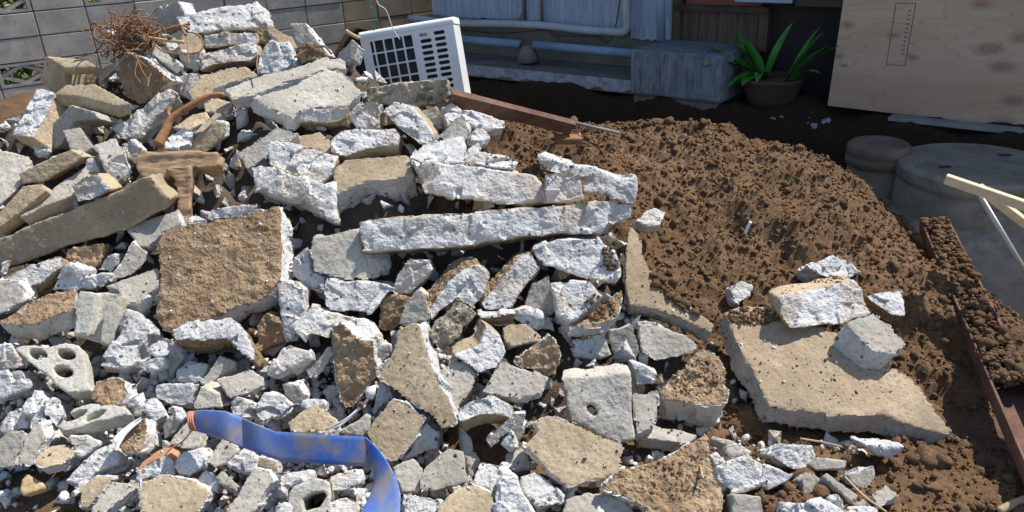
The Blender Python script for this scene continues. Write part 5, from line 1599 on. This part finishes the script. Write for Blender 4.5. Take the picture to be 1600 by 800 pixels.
m = MB(); m.tube(bez([on(541, 48, .10), on(550, 54, .10), on(562, 60, .10)], 8), .008, 6); tag(m.build('stick', 'straw', None, True), 'short pale stick beside the air conditioner', 'stick')
m = MB(); m.tube(bez([at_z(1560, 800, .06), at_z(1590, 785, .08), at_z(1640, 770, .1)], 10), .012, 8); tag(m.build('stick', 'straw', None, True), 'thick pale stick in the bottom right corner', 'stick')

def channel(A, B, upv, w, h, th, name, mat):
    A, B, upv = np.array(A), np.array(B), np.array(upv, float)
    t_ = (B - A) / np.linalg.norm(B - A); upv = upv - t_ * (upv @ t_); upv /= np.linalg.norm(upv); sd_ = np.cross(t_, upv)
    m = MB()
    L = B - A
    m.box(A - sd_ * w / 2, L, sd_ * w, upv * th)
    m.box(A - sd_ * w / 2 + upv * th, L, sd_ * th, upv * (h - th))
    m.box(A + sd_ * (w / 2 - th) + upv * th, L, sd_ * th, upv * (h - th))
    return m, t_, sd_, upv
# rusty channel between pile and soil
p_a, p_b = on(703, 156, .10), at_y(895, 203, 3.62)
m, *_ = channel(p_a, p_b, (0.1, 1, .25), .062, .04, .006, 'x', 'rust')
rail = thing('steel_channel', 'rusty steel channel bar reaching from the rubble over the soil', 'steel channel', tuple(p_a))
m.build('bar', 'rust', rail)
m = MB(); e = p_b
m.box(e + np.array([-.09, -.05, -.055]), (0.13, 0.01, -.012), (0, 0.06, 0.01), (0.0, 0.0, 0.03)); m.build('bent_end', 'rust_orange', rail, bevel=.004)
m = MB(); m.tube([at_y(890, 190, 3.75), at_y(968, 208, 3.7)], .008, 8); tag(m.build('steel_rod', 'grey_board', None, True), 'thin grey rod lying on top of the soil heap', 'rod')
# rusty channel at the right
p_a = at_y(1458, 362, 3.28); p_b = at_z(1655, 800, .10)
m, t_, sd_, upv = channel(p_a, p_b, (-.15, 0, 1), .115, .075, .007, 'x', 'rust')
rail = thing('steel_channel', 'long rusty channel beside the soil heap at the right edge', 'steel channel', tuple(p_a))
m.build('bar', 'rust', rail)
N_ = 1300
ff_ = rng.uniform(0.02, 0.72, N_); ss_ = rng.uniform(-.05, .05, N_)
S_ = np.exp(rng.normal(-4.9, .5, N_)).clip(.004, .02)
Pq = p_a + (p_b - p_a) * ff_[:, None] + sd_ * ss_[:, None] + upv * (0.07 + 0.02 * rng.uniform(-1, 1, (N_, 1)))
o = scatter('soil_filling', Pq, S_, 'mound', rail, 'stuff', base=(ICO1_V, ICO1_F), seed=15)
m = MB(); q0, q1 = p_a + (p_b - p_a) * .02, p_a + (p_b - p_a) * .62
m.box(q0 - sd_ * .05 + upv * .008, q1 - q0, sd_ * .10, upv * .045); m.build('packed_soil', 'mound', rail)
# timber pieces and metal pole at the right
MAT['pale_timber'] = plain('pale_sawn_timber', (0.58, 0.46, 0.31), 0.7, 0.15, 6, 0.002, 60, stretch=(1, 8, 8))
MAT['pole'] = plain('galvanised_pole', (0.38, 0.37, 0.33), 0.4, 0.2, 6, spec=.5, metal=.5)
def bar(a, b, w, h, name, mat, label, cat):
    a, b = np.array(a), np.array(b)
    b = a + (b - a) * 2.6
    t_ = (b - a) / np.linalg.norm(b - a); s_ = np.cross(t_, [0, 0, 1.0]); s_ /= np.linalg.norm(s_); u_ = np.cross(s_, t_)
    m = MB(); m.box(a - s_ * w / 2 - u_ * h / 2, b - a, s_ * w, u_ * h)
    return tag(m.build(name, mat, None, bevel=.002), label, cat)
bar(at_y(1477, 279, 2.75), at_y(1680, 348, 2.5), .035, .034, 'timber_batten', 'pale_timber', 'pale timber batten poking in from the right edge', 'timber')
bar(at_y(1528, 292, 2.80), at_y(1680, 408, 2.55), .034, .030, 'timber_batten', 'pale_timber', 'second timber batten crossing under the upper one, right edge', 'timber')
m = MB(); m.tube([at_y(1532, 308, 2.84), at_y(1532, 308, 2.84) + (at_y(1625, 462, 2.75) - at_y(1532, 308, 2.84)) * 1.5], .011, 10); tag(m.build('metal_pole', 'pole', None, True), 'slim metal pole leaning below the timber battens', 'pole')
# plastic bits on the soil
m = MB(); a = at_y(1171, 308, 3.02)
zz_ = mz(np.array([a[0]]), np.array([a[1]]))[0]
m.tube(bez([(a[0] - .006, a[1], zz_ - .01), (a[0], a[1], zz_ + .02), (a[0] + .012, a[1] - .004, zz_ + .055)], 8), [.008] * 11 if False else .0075, 8)
tag(m.build('plastic_stub', 'white_plastic', None, True), 'white plastic stub standing in the brown soil', 'plastic piece')

# ------------------------------------------------------------------ filler fragments in the gaps
protos = []
PKIND = {}
rgp = np.random.default_rng(77)
raw2 = []
for k in range(18):
    bm = bmesh.new()
    sc = np.array([1.0, rgp.uniform(.55, .9), rgp.uniform(.35, .75)])
    for q in rgp.uniform(-1, 1, (11, 3)) * sc:
        q = q / max(1, np.linalg.norm(q / sc) ** .6)
        bm.verts.new(tuple(q * 0.06))
    bmesh.ops.convex_hull(bm, input=bm.verts)
    bmesh.ops.delete(bm, geom=[v for v in bm.verts if not v.link_faces], context='VERTS')
    me = bpy.data.meshes.new('concrete_fragment'); bm.to_mesh(me); bm.free()
    o = bpy.data.objects.new('proto', me); COL.objects.link(o)
    md = o.modifiers.new('r', 'REMESH'); md.mode = 'VOXEL'; md.voxel_size = 0.0042
    raw2.append(o)
bpy.context.view_layer.update()
dg = bpy.context.evaluated_depsgraph_get()
for k, o in enumerate(raw2):
    me = bpy.data.meshes.new_from_object(o.evaluated_get(dg))
    kd = ['B', 'B', 't', 'g', 'B', 's', 'g', 'B', 't'][k % 9]
    nn = rgp.normal(0, 1, 3); nn /= np.linalg.norm(nn)
    ext_ = 0.03
    inf = dict(prisms=[(None, None, nn, nn * ext_, nn * 9)], kind=kd, vox=0.012, pits=())
    roughen(me, inf, np.array([k * .37, k * .11, 0.0]) * 0 + 0.0, 0.7)
    me.name = 'concrete_fragment'
    PKIND[me.name] = {'B': 'white', 't': 'tan', 'g': 'grey', 's': 'brown'}[kd]
    protos.append(me)
for o in raw2:
    m_ = o.data; bpy.data.objects.remove(o); bpy.data.meshes.remove(m_)
bpy.context.view_layer.update()
dg = bpy.context.evaluated_depsgraph_get()
def zone(px, py):
    if py < 240:
        return 'upper left' if px < 420 else 'upper middle'
    if py < 420:
        return 'left middle' if px < 420 else 'centre'
    if py < 610:
        return 'left flank' if px < 420 else ('lower centre' if px < 800 else 'right flank')
    return 'lower left foot' if px < 420 else ('hose surroundings' if px < 700 else ('lower middle foot' if px < 1050 else 'hollow under the largest flat slab'))
ZT = {'upper left': 'small concrete fragment wedged in the gaps of the upper left pile', 'upper middle': 'small concrete fragment stuck between the slabs below the air conditioner',
      'left middle': 'small concrete fragment in the gaps round the thick tan beam', 'centre': 'small concrete fragment in the gaps round the longest white bar',
      'left flank': 'small concrete fragment in the gaps round the hollow blocks', 'lower centre': 'small concrete fragment in the gaps round the brown centre slabs',
      'right flank': 'small concrete fragment in the gaps left of the beige slab', 'lower left foot': 'small concrete fragment at the lower left foot of the pile',
      'hose surroundings': 'small concrete fragment lying close to the blue hose', 'lower middle foot': 'small concrete fragment in the gaps round the pitted tan slab',
      'hollow under the largest flat slab': 'small concrete fragment in the shaded hollow under the largest flat slab'}
PREP = {'with', 'in', 'on', 'at', 'below', 'beside', 'under', 'above', 'left', 'right', 'between', 'near', 'behind', 'just', 'lying', 'from', 'of', 'touching', 'just', 'leaning', 'standing', 'half', 'next', 'tucked', 'in'}
def short(lab):
    w = lab.replace(',', '').split()
    while len(w) > 10:
        k_ = max((i for i in range(3, min(len(w), 11)) if w[i] in PREP), default=10)
        w = w[:k_]
    return ' '.join(w)
CENTRES = []
for o_, inf_, me_ in done:
    v_ = np.array(o_.location) - CPOS
    dd_ = v_ @ _f
    CENTRES.append((800 + FPX * (v_ @ _r) / dd_, 400 - FPX * (v_ @ _u) / dd_, short(o_['label'])))
placed = []
USED = set()
rgf = random.Random(3)
soft = {'rubble_fines', 'ground', 'soil_crumbs'}
tries = 0
while len(placed) < 298 and tries < 12000:
    tries += 1
    px = rgf.uniform(0, 1330); py = rgf.uniform(40, 800)
    if px > 1010 and py < 560 + (px - 1010) * .4:
        continue
    d = Vector(ray(px, py)); d.normalize()
    hit, loc, nr_, idx, ob, _ = scene.ray_cast(dg, Vector(CPOS), d, distance=12)
    if not hit or ob.name.split('.')[0] not in soft or loc.y > 4.6:
        continue
    if px < 120 and py > 715:
        continue
    low = py > 600
    s = rgf.uniform(.28, .9) if low else rgf.uniform(.45, 1.2)
    if any((loc - q).length < (.034 if low else .042) * (s + s2) for q, s2 in placed):
        continue
    placed.append((loc.copy(), s))
    o = bpy.data.objects.new('concrete_fragment', protos[rgf.randrange(len(protos))])
    COL.objects.link(o)
    o.location = loc + Vector((0, 0, .02 * s))
    o.rotation_euler = (rgf.uniform(0, 6.28), rgf.uniform(0, 6.28), rgf.uniform(0, 6.28))
    o.scale = (s, s, s)
    kdn = PKIND[o.data.name]
    siz = 'tiny' if s < .6 else ('small' if s < .9 else 'fist-sized')
    for best in sorted(CENTRES, key=lambda c_: (c_[0] - px) ** 2 + (c_[1] - py) ** 2)[:4]:
        ddx, ddy = px - best[0], py - best[1]
        rel = ('right of' if ddx > 0 else 'left of') if abs(ddx) > abs(ddy) else ('below' if ddy > 0 else 'above')
        lab = f'{siz} {kdn} fragment {rel} the {best[2]}'
        if lab not in USED:
            break
    USED.add(lab)
    tag(o, lab, 'concrete fragment', 'concrete fragments in the ' + zone(px, py))
print('FILLERS', len(placed), tries)
# soil spilt over the slabs that stick out of the heap
bpy.context.view_layer.update()
dg = bpy.context.evaluated_depsgraph_get()
P_, S_ = [], []
for (ex, ey, rx, ry, n_, big) in ((1050, 420, 34, 44, 700, .010), (1085, 465, 30, 26, 420, .009), (1175, 495, 45, 14, 300, .006), (1085, 590, 38, 30, 220, .005), (935, 480, 26, 20, 150, .008), (1290, 437, 34, 6, 70, .006), (1330, 580, 90, 50, 60, .003), (1050, 740, 60, 40, 150, .004), (870, 270, 40, 20, 40, .006), (955, 400, 14, 26, 90, .009), (800, 245, 40, 8, 60, .007)):
    for k in range(n_):
        a_, r__ = rgf.uniform(0, 6.28), math.sqrt(rgf.random())
        d = Vector(ray(ex + rx * r__ * math.cos(a_), ey + ry * r__ * math.sin(a_))); d.normalize()
        hit, loc, nr_, idx, ob, _ = scene.ray_cast(dg, Vector(CPOS), d, distance=12)
        if not hit or nr_.z < .5 or not ob.name.startswith('concrete'):
            continue
        s = min(max(big * math.exp(rgf.gauss(-.5, .5)), .0025), .022)
        P_.append(tuple(loc + Vector((0, 0, s * .2)))); S_.append(s)
cr = scatter('spilt_soil', np.array(P_), np.array(S_), 'mound', None, 'stuff', base=(ICO1_V, ICO1_F), seed=38, rough=.5, flat=.6)
tag(cr, 'loose soil spilt over the slabs at the edge of the heap', 'soil')
# crumbs that settled on everything
bpy.context.view_layer.update()
dg = bpy.context.evaluated_depsgraph_get()
P_, S_, P2_, S2_ = [], [], [], []
for k in range(9000):
    x, y = rgf.uniform(-2.9, 1.1), (rgf.uniform(1.75, 4.3) if k % 2 else rgf.uniform(1.75, 2.7))
    hit, loc, nr_, idx, ob, _ = scene.ray_cast(dg, Vector((x, y, 2.2)), Vector((0, 0, -1)))
    if not hit or nr_.z < .72:
        continue
    base = ob.name.split('.')[0]
    if base in ('lay_flat_hose', 'hose_run', 'top_lid', 'soil_heap', 'clods', 'timber_batten', 'bar', 'weathered_timber', 'branch', 'hollow_block', 'gutter_block', 'steel_rod', 'spilt_soil', 'air_conditioner', 'casing', 'timber_baulk', 'cloth_scrap', 'plastic_sheeting', 'stone'):
        continue
    onchunk = base.startswith('concrete')
    if onchunk and rgf.random() > .5:
        continue
    s = math.exp(rgf.gauss(-6.0 if onchunk else -4.6, .45)); s = min(max(s, .0015), .0055 if onchunk else .024)
    (P_ if rgf.random() < (.62 if not onchunk else .4) else P2_).append(tuple(loc + Vector((0, 0, s * .35))))
    (S_ if len(P_) > len(S_) else S2_).append(s)
for k in range(3200):
    px, py = rgf.uniform(0, 760), rgf.uniform(560, 800)
    if px < 130 and py > 730 and rgf.random() < .8:
        continue
    d = Vector(ray(px, py)); d.normalize()
    hit, loc, nr_, idx, ob, _ = scene.ray_cast(dg, Vector(CPOS), d, distance=8)
    if hit and ob.name.split('.')[0] in soft:
        s = rgf.uniform(.006, .02)
        P_.append(tuple(loc + Vector((0, 0, s * .4)))); S_.append(s)
cr = scatter('concrete_crumbs', np.array(P_), np.array(S_), 'bright', None, 'stuff', base=(ICO1_V, ICO1_F), seed=31, smooth_=False, rough=.9)
tag(cr, 'pale crumbs of concrete scattered over the pile', 'concrete crumbs')
cr = scatter('soil_crumbs', np.array(P2_), np.array(S2_), 'mound', None, 'stuff', base=(ICO1_V, ICO1_F), seed=32)
tag(cr, 'brown crumbs of soil scattered over the pile', 'soil crumbs')
# pale lime lumps along the bank by the house
P_, S_ = [], []
for k in range(36):
    f = rgf.random() ** 1.5 * .55
    px, py = 1137 + f * 290, 158 + f * 52 + rgf.gauss(0, 5)
    p = at_z(px, py, .30)
    P_.append((p[0], p[1], .275 + rgf.uniform(-.02, .015))); S_.append(rgf.uniform(.006, .02))
cr = scatter('lime_lumps', np.array(P_), np.array(S_), 'apron_edge', None, 'stuff', seed=35, smooth_=False, rough=.8)
tag(cr, 'whitish lime lumps along the shaded bank below the house', 'lime')
